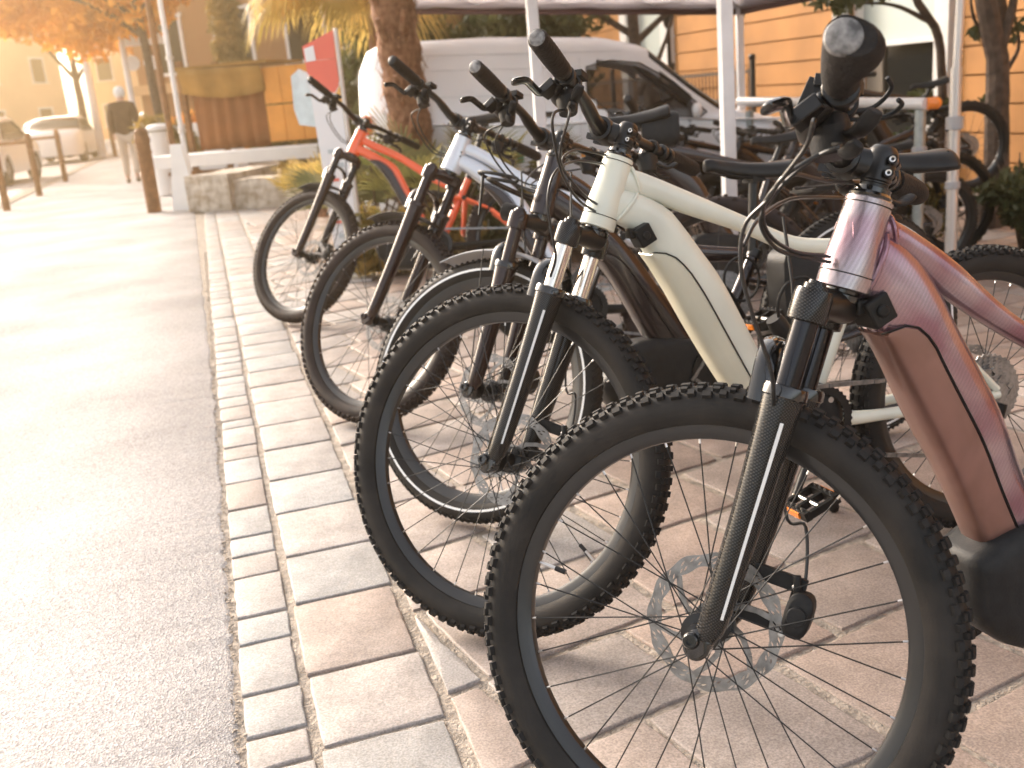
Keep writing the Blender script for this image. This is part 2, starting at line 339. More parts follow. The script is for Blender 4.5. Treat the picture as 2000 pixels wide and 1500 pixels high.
def bicycle(name, label, b, g, st):
    """b: X,Y,yaw,lean,steer  g: wheel radius, wheelbase, head angle, axle-to-crown, head tube length."""
    X, Y, yaw, lean, steer = b; R, wb, ha, a2c, ht = g
    low = st.get('low', False); brown = st.get('brown', False)
    root = empty(name); hx = V((math.cos(yaw), math.sin(yaw), 0)); hy = V((-math.sin(yaw), math.cos(yaw), 0)); hz = V((0, 0, 1))
    ly = hy*math.cos(lean) - hz*math.sin(lean); lz = hy*math.sin(lean) + hz*math.cos(lean)
    mt = Matrix((hx, ly, lz)).transposed().to_4x4(); mt.translation = V((X, Y, st.get('z', 0))); root.matrix_world = mt
    tag(root, label, st.get('cat', 'bicycle'), st.get('group'))
    P = lambda nm, mb, mats, parent=root, **k: mb.build(nm, mats, parent, **k)
    ax = V((-math.cos(ha), 0, math.sin(ha))); fw = V((math.sin(ha), 0, math.cos(ha))); F = V((0, 0, R)); A = F - fw*.044
    rot = Matrix.Rotation(steer, 3, ax)
    S = lambda p: A + rot @ (V(p)-A)                       # steered copy of a straight-ahead point
    K = lambda f, l, u: A + fw*f + V((0, l, 0)) + ax*u     # fork coordinates
    KS = lambda f, l, u: S(K(f, l, u))
    RR = st.get('rear_R', R-.02); RX = V((-wb, 0, RR)); bbp = V(st.get('bb', (-.70, 0, .345)))
    kind = st.get('tyre', 'knob')
    # wheels
    sp0 = st.get('spin', 0.3); csp, ssp = math.cos(sp0), math.sin(sp0)
    wheel(root, R, lambda p: S(F + V((p.x*csp-p.z*ssp, p.y, p.x*ssp+p.z*csp))), kind=kind, tw=st.get('tw', .031), brown=brown, low=low, valve=st.get('valve', -.05), rotorR=st.get('rotorR', .1))
    wheel(root, RR, lambda p: RX + p, kind=kind, tw=st.get('tw', .031), brown=brown, low=low or st.get('lowrear', False), cassette=True, valve=.15)
    # ---- fork
    leg = .068; seal = a2c-.135
    mb = MB()
    for s in (-1, 1):
        q = 1.0 if s > 0 else 1.0
        rings = []
        for t, r, f in ((0.0, .013, .03), (.02, .019, .026), (.06, .0205, .024), (.5*seal, .0225, .022), (.85*seal, .0262, .022), (seal-.012, .0285, .022), (seal, .0285, .022)):
            rings.append([K(f + math.cos(2*PI*k/20)*r, s*leg + math.sin(2*PI*k/20)*r, t) for k in range(20)])
        mb.loft(rings, 0)
    if st.get('stripe'):
        pts = [(t, .0208+.005*(t/seal)) for t in [seal*.12, seal*.3, seal*.5, seal*.7, seal*.88]]
        a0 = rad(118)
        l1 = []; 
        for t, r in pts:
            r2 = r+.0012 + (.0012 if t > seal*.6 else 0)
            for da in (-.09, .09): l1.append(K(.0225+math.cos(a0+da)*r2, leg+math.sin(a0+da)*r2, t))
        n_ = len(pts); mb.add(l1, [(2*i, 2*i+2, 2*i+3, 2*i+1) for i in range(n_-1)], 1)
        l1 = []
    if st.get('sticker'):
        a0 = rad(20); l1 = []
        for t in (seal*.06, seal*.2, seal*.34):
            for da in (-.12, .12): l1.append(K(.023+math.cos(a0+da)*.0235, leg+math.sin(a0+da)*.0235, t))
        mb.add(l1, [(0, 2, 3, 1), (2, 4, 5, 3)], 2)
    mb.xf(S); fork = P('fork', mb, [M[st['lower']], M['white_print'], M['yellow_sticker']])
    mb = MB()   # drop-outs and axle
    for s in (-1, 1):
        mb.loft([[K(.036 + math.cos(2*PI*k/20)*.019*q, s*(leg+h), -.004 + math.sin(2*PI*k/20)*.022*q) for k in range(20)] for h, q in ((-.014, .8), (-.011, 1), (.011, 1), (.014, .8))])
    mb.lathe(K(.044, leg+.012, 0), (0, 1, 0), (1, 0, 0), [(.0, .004), (.005, .004), (.0055, .009), (.009, .009), (.011, .007), (.0125, .0), (.0125, -.004)], 20)
    mb.cyl(K(.044, -leg-.016, 0), K(.044, leg+.01, 0), .0085, n=16)
    mb.xf(S); P('dropout', mb, M['blackgloss'] if not brown else M['darkbrown'], fork)
    mb = MB()   # seals + arch
    for s in (-1, 1):
        o = K(.022, s*leg, seal); mb.lathe(o, ax, (0, 1, 0), [(.0295, -.012), (.031, -.01), (.0305, .0), (.029, .004), (.021, .005)], 28)
    ar = []
    for q in range(17):
        t = q/16; a = PI*t; l = math.cos(a)*(leg+.004); hgt = seal-.025 + (math.sin(a)**.55)*.082
        f = .052 + .012*math.sin(a); hw_ = .016 - .002*math.sin(a); th = .0075
        dn = V((0, math.cos(a), 0)) ; c = K(f, l, hgt); outw = (V((0, math.cos(a)*.9, 0)) + ax*math.sin(a)).normalized()
        ar.append([c + fw*(math.cos(2*PI*k/12)*hw_) + outw*(math.sin(2*PI*k/12)*th) for k in range(12)])
    mb.loft(ar); mb.xf(S); P('fork_arch', mb, M['blackgloss'] if not brown else M['darkbrown'], fork)
    for s in (-1, 1):
        mb = MB(); mb.cyl(K(.022, s*leg, seal-.02), K(.022, s*leg, a2c-.03), .0172, n=24); mb.xf(S); P('stanchion', mb, M[st['stanchion']], fork)
    mb = MB()   # crown with leg caps
    rings = []
    for q in range(15):
        l = -leg + 2*leg*q/14; t = abs(l)/leg; f = .022*t; u = a2c-.022 + .010*(1-t*t)
        hh = .017 + .006*(1-t); ww = .020 + .010*(1-t)
        rings.append([K(f + spow(math.cos(2*PI*k/16), .8)*ww, l, u + spow(math.sin(2*PI*k/16), .8)*hh) for k in range(16)])
    mb.loft(rings)
    mb.xf(S); P('fork_crown', mb, M['alu_black'] if not brown else M['darkbrown'], fork)
    for s in (-1, 1):
        mb = MB(); mb.lathe(K(.022, s*leg, a2c-.045), ax, (0, 1, 0), [(.0195, 0), (.0255, .002), (.0262, .01), (.0258, .036), (.024, .043), (.017, .044), (.0165, .05), (.012, .051), (.0115, .055), (0, .055)], 28)
        mb.xf(S); P('leg_cap', mb, M[st.get('cap', 'carbon')], fork)
    # ---- head tube & frame
    crown = A + ax*a2c; htb = crown + ax*.010; htt = htb + ax*ht
    mb = MB(); mb.lathe(crown, ax, (0, 1, 0), [(.02, -.01), (.029, -.004), (.029, .004), (.024, .006), (.0245, .012)], 32); P('headset', mb, M['blackgloss'])
    mb = MB(); mb.lathe(htt, ax, (0, 1, 0), [(.028, 0), (.029, .0035), (.0245, .008), (.0245, .014)], 32); P('headset', mb, M['blackgloss'])
    mb = MB(); mats = [M[st['paint']], M[st.get('head_paint', st['paint'])]]
    hr = st.get('head_r', .033)
    mb.lathe(htb, ax, (0, 1, 0), [(hr-.004, 0), (hr+.002, .002), (hr+.002, .012), (hr+.0015, .3*ht), (hr-.002, .6*ht), (hr-.004, .9*ht), (hr-.0035, ht-.002), (hr-.006, ht)], 40, 1)
    dtw = st.get('dtw', [.026, .033, .037, .037, .035, .033, .032])
    loft_edges(st['dtU'], st['dtL'], dtw, 26, 26, .7, mb=mb)
    loft_edges(st['ttU'], st['ttL'], st.get('ttw', [.022, .021, .018, .014, .013]), 20, 20, .8, mb=mb)
    # seat tube
    sc_ = V(st.get('seat_cluster', (-.84, 0, .70))); mb.tube([bbp + (bbp-sc_).normalized()*.0, sc_ + (sc_-bbp).normalized()*.05], [.022, .0175], 18)
    # stays
    for s in (-1, 1):
        y0 = .028*s; y1 = .066*s
        if not st.get('suspension'):
            mb.tube(smooth_path([sc_+V((.01, s*.014, -.03)), sc_.lerp(RX, .35)+V((0, s*.045, 0)), sc_.lerp(RX, .75)+V((0, s*.055, 0)), RX+V((.005, y1, .012))], 5), [.011]*16, 12, flat=.8)
        cs = smooth_path([bbp+V((-.03, s*.036, -.01)), bbp.lerp(RX, .3)+V((0, s*.046, -.012)), bbp.lerp(RX, .7)+V((0, s*.062, -.008)), RX+V((0, y1, 0))], 5)
        mb.tube(cs, [.017, .017, .016, .016, .015, .014, .013, .013, .012, .012, .012, .011, .011, .011, .010, .010], 14, 2, flat=1.0)
    frame = P('frame', mb, mats + [M[st.get('stay', st['paint'])]])
    if st.get('weld'):
        for u_ in (.17*ht, .93*ht):
            mb = MB(); rr_ = hr+.0022 if u_ < .5*ht else hr-.0035; e2 = ax.cross(V((0, 1, 0)))
            mb.tube([htb + ax*u_ + V((0, 1, 0))*math.cos(2*PI*k/40)*rr_ + e2*math.sin(2*PI*k/40)*rr_ for k in range(40)], .0009, 6, closed=True); P('trim_ring', mb, M['black'], frame)
        c = V(((st['ttU'][1][0]+st['ttL'][1][0])/2, 0, (st['ttU'][1][1]+st['ttL'][1][1])/2)); bb = V((st['ttU'][1][0]-st['ttL'][1][0], 0, st['ttU'][1][1]-st['ttL'][1][1])); h = bb.length/2; bb.normalize()
        mb = MB(); mb.tube([c + V((.012, 0, .008)) + bb*spow(math.cos(2*PI*k/28), .8)*(h+.001) + V((0, 1, 0))*spow(math.sin(2*PI*k/28), .8)*.0215 for k in range(28)], .0038, 8, closed=True); P('weld_seam', mb, M[st['weld']], frame)
        for q in ((bbp.x+.13, bbp.z+.06), (bbp.x+.05, bbp.z-.05), (bbp.x-.03, bbp.z+.04)):
            mb = MB(); mb.cyl((q[0], .056, q[1]), (q[0], .0605, q[1]), .0065, n=14); P('bolt', mb, M['silver'], frame)
    if st.get('suspension'):
        mb = MB()
        for s in (-1, 1):
            mb.tube([V((-.765, s*.03, .60)), V((-.87, s*.035, .585)), V((-1.0, s*.05, .52))], [.016, .017, .010], 12, flat=.7)
            mb.tube([V((-.87, s*.035, .585)), V((-.845, s*.032, .40))], [.016, .013], 12, flat=.7)
            mb.tube(smooth_path([V((-1.0, s*.05, .52)), V((-1.10, s*.058, .43)), RX+V((0, s*.066, 0))], 4), .011, 12)
            for q in ((-.87, .585), (-1.0, .52), (-.765, .60)): mb.cyl((q[0], s*.03, q[1]), (q[0], s*.06, q[1]), .012, n=14, mi=1)
        mb.cyl((-.70, 0, .63), (-.80, 0, .60), .02, n=16, mi=1); mb.cyl((-.55, 0, .66), (-.70, 0, .63), .014, n=16, mi=1)
        P('rear_linkage', mb, [M[st['paint']], M['black']])
    # weld-like collars
    if st.get('weld'):
        mb = MB()
        for (u_, l_) in ((st['dtU'][1], st['dtL'][1]), ):
            c = V(((u_[0]+l_[0])/2, 0, (u_[1]+l_[1])/2)); bb = V((u_[0]-l_[0], 0, u_[1]-l_[1])); h = bb.length/2; bb.normalize()
            mb.tube([c + bb*spow(math.cos(2*PI*k/28), .8)*(h+.001) + V((0, 1, 0))*spow(math.sin(2*PI*k/28), .8)*.031 for k in range(28)], .0042, 8, closed=True)
        P('weld_seam', mb, M[st['weld']], frame)
    # battery cover (belly of the down tube) with its gasket line
    if st.get('cover'):
        U = resample(st['dtU'], 26); Lw = resample(st['dtL'], 26); i0 = st.get('ci0', 6)
        cf = st.get('cfrac', .52); ram = lambda j: 1-(1-cf)*(.10, .55, .82, .94)[j] if j < 4 else cf
        cu = [U[i].lerp(Lw[i], ram(i-i0)) for i in range(i0, 25)]; cl = [Lw[i] for i in range(i0, 25)]
        w_ = [w+.0018 for w in [interp(i/25, dtw) for i in range(i0, 25)]]
        mb = MB(); rings = []
        for i, (u, l) in enumerate(zip(cu, cl)):
            b_ = V((u.x-l.x, 0, u.y-l.y)); hgt = b_.length; b_.normalize(); l3 = V((l.x, 0, l.y)) - b_*.003; w = w_[i]; ring = []
            for (fx, fy) in ((1, 1), (.6, 1.01), (.3, .97), (.12, .84), (.03, .6), (0, .25), (0, -.25), (.03, -.6), (.12, -.84), (.3, -.97), (.6, -1.01), (1, -1)):
                ring.append(l3 + b_*hgt*fx + V((0, w*fy, 0)))
            rings.append(ring)
        mb.loft(rings); P('battery_cover', mb, M[st['cover']], angle=50)
        mb = MB()
        for s in (-1, 1):
            pts = [V((u.x, s*(w+.0005), u.y)) for u, w in zip(cu, w_)]
            l0 = cl[0]; pts = [V((l0.x, s*w_[0]*.6, l0.y-.0))] + pts
            mb.tube(pts, .0016, 6)
        P('gasket', mb, M['black'], frame)
    if st.get('decal'):
        d0, d1, ma = st['decal']; U = resample(st['dtU'], 26); Lw = resample(st['dtL'], 26); mb = MB(); vs = []
        for i in range(d0, d1):
            for t in (.10, .44):
                p = U[i].lerp(Lw[i], t); w = interp(i/25, dtw); h = (U[i]-Lw[i]).length/2; c = 1-2*t; ang = math.acos(abs(c)**(1/.7))
                vs.append(V((p.x, w*math.sin(ang)**.7+.0012, p.y)))
        n_ = len(vs)//2; mb.add(vs, [(2*i, 2*i+1, 2*i+3, 2*i+2) for i in range(n_-1)]); P('protective_film', mb, M[ma], frame)
    if st.get('charge_port'):
        mb = MB(); q = V(st['charge_port']); mb.box(q, (.036, .05, .04), Matrix.Rotation(rad(25), 3, 'Y')); mb.cyl(q+V((.0, .024, .0)), q+V((0, .03, 0)), .009)
        mb.box(q+V((.02, 0, .006)), (.02, .03, .02)); P('cable_guide', mb, M['black'], bevel=.004)
    # motor, crank, chain
    mb = MB(); mc = bbp + V((.03, 0, -.005))
    prof = st.get('motor', [(.26, .06), (.30, .02), (.27, -.05), (.20, -.10), (.08, -.11), (-.05, -.10), (-.10, -.03), (-.08, .06), (.02, .10), (.14, .12), (.22, .11)])
    ring = resample(prof+[prof[0]], 61)[:-1]
    mb.loft([[mc + V((p.x*k, y, p.y*k)) for p in ring] for y, k in ((-.060, .5), (-.058, .80), (-.054, .91), (-.046, .975), (-.03, 1), (.03, 1), (.046, .975), (.054, .91), (.058, .80), (.060, .5))])
    P('motor', mb, M['plastic'], angle=70)
    ck = st.get('crank', 2.4)
    mb = MB(); rc = .075; nt = 36; ring = [V((bbp.x + math.cos(PI*k/nt)*(rc+(.003 if k % 2 else -.001)), .064, bbp.z + math.sin(PI*k/nt)*(rc+(.003 if k % 2 else -.001)))) for k in range(2*nt)]
    inn = [bbp + (p-V((bbp.x, .064, bbp.z)))*.75 + V((0, .064, 0)) for p in ring]; nn = 2*nt
    mb.add(ring+inn, [(k, (k+1) % nn, nn+(k+1) % nn, nn+k) for k in range(nn)]); P('chainring', mb, M['alu_black'], solid=.003, smooth=False)
    for s in (1, -1):
        a = ck + (0 if s > 0 else PI); d = V((math.cos(a), 0, math.sin(a))); mb = MB()
        mb.tube([bbp+V((0, s*.07, 0)), bbp+d*.08+V((0, s*.078, 0)), bbp+d*.168+V((0, s*.088, 0))], [.016, .012, .011], 12, flat=.7)
        cr = P('crank', mb, M['alu_black']); mb = MB(); pc = bbp+d*.168+V((0, s*.145, 0))
        mb.cyl(bbp+d*.168+V((0, s*.085, 0)), pc+V((0, s*.04, 0)), .007, n=12, mi=1)
        Rp = Matrix.Rotation(rad(st.get('pedal_tilt', 20)), 3, 'Y')
        for dx in (-.036, .036): mb.box(pc + Rp @ V((dx, 0, 0)), (.014, .095, .02), Rp)
        for dy in (-.044, 0, .044): mb.box(pc + V((0, dy, 0)), (.07, .010, .016), Rp)
        for dx in (-.036, .036):
            for dy in (-.03, -.01, .01, .03): mb.cyl(pc+Rp @ V((dx, dy, .008)), pc+Rp @ V((dx, dy, .016)), .002, n=6, mi=1)
        ped = P('pedal', mb, [M['black'], M['silver']], cr)
        mb = MB()
        for dx in (-.0445, .0445): mb.box(pc + Rp @ V((dx, 0, 0)), (.004, .05, .014), Rp)
        P('reflector', mb, M['orange_part'], cr)
    mb = MB(); rcs = .052; yc = .05
    dvv = (RX-bbp); d2 = V((dvv.x, 0, dvv.z)).normalized(); nrm = V((-d2.z, 0, d2.x)); 
    if nrm.z < 0: nrm = -nrm
    top = [bbp+nrm*rc+V((0, .064, 0)), RX+nrm*rcs+V((0, yc, 0))]
    dp = RX + V((.015, yc+.01, -.085)); dp2 = RX + V((-.01, yc+.01, -.15))
    pth = [top[0].lerp(top[1], t/8) for t in range(9)] + [RX-d2*0+V((-rcs if d2.x < 0 else rcs, yc, 0)), RX-nrm*rcs+V((0, yc, 0)), dp, dp2] + [dp2.lerp(bbp-nrm*rc+V((0, .064, 0)), t/6) for t in range(1, 7)] + [bbp-d2*rc+V((0, .064, 0))]
    L_ = 0; allp = []
    for p, q in zip(pth, pth[1:]+pth[:1]):
        n_ = max(1, int((q-p).length/.0127)); allp += [(p.lerp(q, t/n_), (q-p)) for t in range(n_)]
    for i, (p, d) in enumerate(allp):
        if low and i % 2: continue
        d = d.normalized(); e3 = d.cross(V((0, 1, 0))); mb.box(p, (.0145, .005 if i % 2 else .0085, .009), Matrix((d, V((0, 1, 0)), e3)).transposed())
    P('chain', mb, M['steel'], smooth=False)
    mb = MB(); mb.tube([RX+V((.0, .075, -.02)), dp+V((0, .012, .02)), dp], [.014, .016, .012], 12)
    for s in (0, .014): mb.tube([dp+V((0, s, 0)), dp2+V((0, s, 0))], .009, 10, flat=.4)
    for q in (dp, dp2): mb.lathe(q+V((0, .0, 0)), (0, 1, 0), (1, 0, 0), [(.004, -.004), (.019, -.004), (.019, .01), (.004, .01)], 20)
    P('derailleur', mb, M['black'])
    # kickstand (leans the bike away from the camera)
    if st.get('stand', True):
        mb = MB(); kb = V((-.86, -.07, .30)); ke = V((-.92, -.20-.0, .02 + math.tan(lean)*-.0)); gl = (ly.z, lz.z)
        # end point on the ground in local coordinates
        yk = -.22; zk = -yk*ly.z/lz.z + .008
        mb.tube([kb, V((-.90, yk, zk))], [.010, .009], 12); mb.sphere((-.90, yk, zk+.006), .014, 12); P('kickstand', mb, M['black'])
    # ---- saddle
    sd_ = V(st.get('saddle', (-.92, 0, .93))); tilt = st.get('saddle_tilt', -.04)
    mb = MB(); rings = []
    for q in range(17):
        t = q/16; x = .15 - .28*t; hw_ = .018 + .006*t + .052*(max(0, (t-.25)/.75))**1.6; hw_ *= (1 if t < .93 else .86) * (math.sin(min(1, t/.05)*PI/2)*.4+.6)
        zt = -.010*math.sin(t*PI) + .012*t*t + (0 if t > .04 else -.008); th = .036 + .016*t
        ring = []
        for k in range(16):
            a = 2*PI*k/16; yy = spow(math.cos(a), .8)*hw_; zz = spow(math.sin(a), .9)*(th/2) - (th/2); zz -= (abs(yy)/max(hw_, .001))**3*.012*(.4+t)
            ring.append(sd_ + V((x, yy, zt + zz + x*tilt)))
        rings.append(ring)
    mb.loft(rings); sad = P('saddle', mb, M['saddle'], subsurf=1)
    mb = MB()
    for s in (-1, 1): mb.tube(smooth_path([sd_+V((.11, s*.010, -.022)), sd_+V((.04, s*.022, -.045)), sd_+V((-.05, s*.022, -.045)), sd_+V((-.11, s*.035, -.015))], 5), .0035, 8)
    mb.box(sd_+V((-.005, 0, -.05)), (.04, .055, .022)); P('saddle_rails', mb, M['black'], sad)
    spb = sc_ + (sc_-bbp).normalized()*.03; mb = MB(); mb.cyl(spb, sd_+V((-.005, 0, -.05)), .0145, n=20); mb.lathe(sc_ + (sc_-bbp).normalized()*.045, (sc_-bbp), (0, 1, 0), [(.0165, -.014), (.0215, -.012), (.0215, .01), (.0165, .012)], 24)
    P('seat_post', mb, M['alu_black'])
    if st.get('bag'):
        mb = MB(); rings = []
        for x_, w_, h_, z_ in ((-.03, .035, .035, -.07), (-.08, .042, .055, -.075), (-.14, .045, .06, -.07), (-.155, .04, .05, -.065)):
            rings.append([sd_ + V((x_, spow(math.cos(2*PI*k/20), .6)*w_, z_+spow(math.sin(2*PI*k/20), .6)*h_)) for k in range(20)])
        mb.loft(rings); P('saddle_bag', mb, M['plastic'])
    if st.get('pannier'):
        for q, d3 in st['pannier']:
            mb = MB(); mb.loft([[V(q) + V((spow(math.cos(2*PI*k/20), .4)*d3[0]*f, h*d3[1], spow(math.sin(2*PI*k/20), .4)*d3[2]*f)) for k in range(20)] for h, f in ((-.5, .9), (-.42, 1), (.42, 1), (.5, .9))]); P('pannier', mb, M['plastic'])
        mb = MB(); RXt = RX + V((0, 0, R+.05))
        for s in (-1, 1): mb.tube([RXt+V((-.18, s*.05, .0)), RXt+V((.16, s*.05, .01))], .006, 8); mb.tube([RXt+V((-.03, s*.05, 0)), RX+V((0, s*.07, .02))], .005, 8)
        mb.box(RXt+V((0, 0, .004)), (.34, .11, .008)); P('luggage_rack', mb, M['black'])
    # ---- stem & bars
    GLb = (.044, .047)
    stp = htt + ax*GLb[0]; cl = stp + fw*GLb[1]
    mb = MB()
    for k in range(4): mb.lathe(htt + ax*(.013+.0068*k), ax, (0, 1, 0), [(.0165, 0), (.0188, .0004), (.0188, .0062), (.0165, .0066)], 32)
    mb.lathe(stp, ax, (0, 1, 0), [(.0185, -.022), (.0205, -.02), (.0205, .014), (.019, .02), (.016, .024), (.014, .026), (0, .026)], 32)
    rings = []
    for q in range(9):
        t = q/8; c = stp.lerp(cl, t); hh = .019 + .004*(t-.3)**2 + (.003 if t < .2 else 0); ww = .017+.013*t
        rings.append([c + ax*spow(math.sin(2*PI*k/20), .8)*hh + V((0, spow(math.cos(2*PI*k/20), .7)*ww, 0)) for k in range(20)])
    mb.loft(rings)
    mb.lathe(cl, (0, 1, 0), ax, [(.0175, -.029), (.0235, -.027), (.025, -.02), (.0245, 0), (.025, .02), (.0235, .027), (.0175, .029)], 32)
    for s in (-1, 1):
        for u in (-.019, .019): mb.box(cl + fw*.016 + V((0, s*.018, 0)) + ax*u, (.02, .011, .011), Matrix((fw, V((0, 1, 0)), ax)).transposed())
        for u in (-.010, .008): mb.cyl(stp - fw*.017 + V((0, s*.006, 0)) + ax*u, stp - fw*.017 + V((0, s*.0245, 0)) + ax*u, .0062, n=16)
    mb.xf(S); stem = P('stem', mb, M['alu_black'])
    mb = MB()
    for u in (-.010, .008):
        mb.lathe(stp - fw*.017 + V((0, .0247, 0)) + ax*u, (0, 1, 0), (1, 0, 0), [(.0022, -.004), (.0022, .0), (.0042, .0006)], 12)
    mb.xf(S); P('bolt', mb, M['silver'], stem)
    hwb = st.get('bar_hw', .40); bk, ri = st.get('bar_back', -.055), st.get('bar_rise', .02); swp = st.get('sweep', 1)
    endp = lambda s, t: cl + V((bk*t, s*hwb*t, ri*t))
    def bar(s, t):      # t 0..1 along half bar
        rise = ri*min(1, max(0, (t-.12)/.2)); e = cl + V((bk*max(0, (t-.1)/.9), s*hwb*t, rise)); return e
    mb = MB(); pts = [bar(-1, 1-k/12) for k in range(12)] + [cl] + [bar(1, (k+1)/12) for k in range(12)]
    rs = [.0112 if abs(k-12) > 3 else (.0158 if abs(k-12) < 2 else .014) for k in range(25)]
    mb.tube(pts, rs, 20); mb.xf(S); hb = P('handlebar', mb, M['alu_black'])
    dirn = {}
    for s in (-1, 1):
        e = bar(s, 1.0); d = (bar(s, 1.0)-bar(s, .7)).normalized(); gl_ = .135; dirn[s] = d
        mb = MB(); rings = []; up_ = V((0, 0, 1)); sidev = d.cross(up_).normalized(); 
        back = V((-1, 0, -.55)); back = (back - d*back.dot(d)).normalized(); dn_ = d.cross(back)
        if dn_.z > 0: dn_ = -dn_
        erg = st.get('ergo', 0) if s > 0 else st.get('ergo', 0)*.6
        for q in range(19):
            t = q/18; r = .0165 + .0012*math.sin(t*PI*1.0) + (.0012 if (q % 2 and not erg) else 0)
            wing = erg*.019*(math.sin(min(1, max(0, (t-.22)/.62))*PI/2)**1.6)*(1-.35*max(0, (t-.86)/.14)**2)
            if t > .97: r *= .93
            ring = []
            for k in range(24):
                a = 2*PI*k/24; cb_ = math.cos(a); rr_ = r*(1.25 if erg else 1); 
                ring.append(e - d*gl_*(1-t) + back*(cb_*rr_ + (wing*cb_**.55 if cb_ > 0 else 0)) + dn_*math.sin(a)*(rr_*(1-.0*t)) + dn_*(-.008*wing/.04 if wing else 0))
            rings.append(ring)
        rings = [[p*0.0 + (sum(rings[0], V((0, 0, 0)))/24)*.35 + p*.65 for p in rings[0]]] + rings
        mb.loft(rings); mb.lathe(e-d*gl_, d, (0, 0, 1), [(.013, -.014), (.0175, -.013), (.018, -.002), (.0165, 0)], 24, 1)
        mb.lathe(e, d, (0, 0, 1), [(0, .002), (.0125 if not erg else .017, .002), (.0145 if not erg else .0185, .0004), (.015 if not erg else .019, -.003)], 24, 2 if st.get('cap_grey') else 1)
        mb.xf(S); P('grip', mb, [M['grip'], M['alu_black'], M['worn_cap']], hb, angle=50)
        # brake lever assembly
        lv = e - d*(gl_+.035); cs = st.get('ctrl', 1.1); grow = lambda p: lv + (p-lv)*cs; f_ = V((math.cos(rad(-28)), 0, math.sin(rad(-28))))      # forward and down
        mb = MB(); mb.lathe(lv, d, (0, 0, 1), [(.0112, -.007), (.0165, -.006), (.0165, .006), (.0112, .007)], 24)
        mb.tube(smooth_path([lv+f_*.012, lv+f_*.026-d*.012, lv+f_*.034-d*.05, lv+f_*.032-d*.085], 4), [.011, .0125, .013, .0125, .012, .0125, .0125, .012, .011, .0105, .0105, .010, .007], 14, flat=.85)
        mb.tube([lv+f_*.030-d*.082, lv+f_*.032-d*.10], .0055, 10)
        mb.box(lv+f_*.034+d*.004, (.03, .03, .014), Matrix.Rotation(rad(28), 3, 'Y'))
        mb.xf(grow); mb.xf(S); bl = P('brake_lever', mb, [M['alu_black']], hb, angle=45, bevel=.002)
        mb = MB(); mb.tube(smooth_path([lv+f_*.036, lv+f_*.05+d*.016, lv+f_*.052+d*.045, lv+f_*.054+d*.078, lv+f_*.067+d*.098, lv+f_*.072+d*.104], 4), [.008, .0085, .008, .0075, .007, .0068, .0066, .0066, .0066, .0066, .0066, .0066, .007, .0075, .0078, .008, .0078, .0075, .007, .006, .004], 10, flat=.55)
        mb.xf(grow); mb.xf(S); P('lever_blade', mb, M['blackgloss'], bl)
        # shifter / remote below the bar
        sh = e - d*(gl_+.075); mb = MB()
        mb.lathe(sh, d, (0, 0, 1), [(.0125, -.006), (.016, -.005), (.016, .005), (.0125, .006)], 20)
        mb.loft([[sh + V((0.012, 0, -.012-.012*q)) + V((math.cos(2*PI*k/14)*(.020-.002*abs(q-1)), 0, 0)) + d*math.sin(2*PI*k/14)*(.026-.004*abs(q-1)) for k in range(14)] for q in range(4)])
        mb.tube(smooth_path([sh+V((0, 0, -.03)), sh+V((-.012, 0, -.036))+d*.03, sh+V((-.026, 0, -.026))+d*.048], 3), [.007, .0075, .008, .0085, .009, .009, .007], 10, flat=.5)
        mb.tube(smooth_path([sh+V((.006, 0, -.042)), sh+V((0, 0, -.052))+d*.025, sh+V((-.010, 0, -.05))+d*.045], 3), [.006, .0065, .007, .0075, .008, .008, .006], 10, flat=.5)
        if s > 0: mb.box(sh+V((-.004, 0, .018))-d*.012, (.034, .03, .012), Matrix.Rotation(rad(-8), 3, 'Y'))
        mb.xf(grow); mb.xf(S); P('shifter', mb, M['plastic'], hb, angle=45, bevel=.0015)
        dirn[('lv', s)] = grow(lv+f_*.032-d*.10); dirn[('sh', s)] = grow(sh+V((.012, 0, -.035)))
    if st.get('bell'):
        q = bar(1, .52); mb = MB(); mb.box(q+V((0, 0, .016)), (.05, .04, .014), Matrix.Rotation(rad(-15), 3, 'Y')); mb.box(q+V((.03, 0, .0)), (.028, .03, .05), Matrix.Rotation(rad(-30), 3, 'Y'))
        mb.tube(smooth_path([q+V((.0, -.03, -.01)), q+V((-.03, -.05, -.004)), q+V((-.052, -.045, .012)), q+V((-.05, -.03, .022))], 4), .003, 8)
        mb.tube(smooth_path([q+V((.0, -.02, -.02)), q+V((-.04, -.035, -.022)), q+V((-.062, -.03, -.014)), q+V((-.06, -.015, -.01))], 4), .003, 8)
        mb.xf(S); P('display', mb, M['plastic'], hb, bevel=.003)
    # ---- cables
    mb = MB()
    if st.get('cables'):
        for ci, c in enumerate(st['cables']): mb.tube(smooth_path(([S(dirn[(('lv', 'sh', 'sh')[ci], 1)])] if ci < 2 else []) + [V(q) for q in c], 8), .0026 if not low else .003, 8)
    else:
        for s in (1, -1):
            for key, o_ in (('lv', 0), ('sh', .03)):
                p0 = S(dirn[(key, s)]); q1 = S(cl + V((.10-o_, s*.14, -.01-o_))); q2 = S(cl + V((.09-o_*.6, s*.03, -.10)))
                mb.tube(smooth_path([p0, q1, q2, htb + ax*(.05+o_*.5) + V((-.02, s*.03, 0))], 8), .0025 if not low else .003, 8)
    # hose to the front caliper
    c0 = S(cl + V((.09, -.02, -.06)))
    mb.tube(smooth_path([c0, KS(.06, -.03, a2c-.03), KS(.05, -leg-.01, seal+.0), KS(.0, -leg-.024, seal*.5), KS(-.035, -leg-.01, .17), KS(-.06, -leg+.01, .09), KS(-.05, -.05, .06)], 7), .0025, 8)
    P('cable', mb, M['hose'])
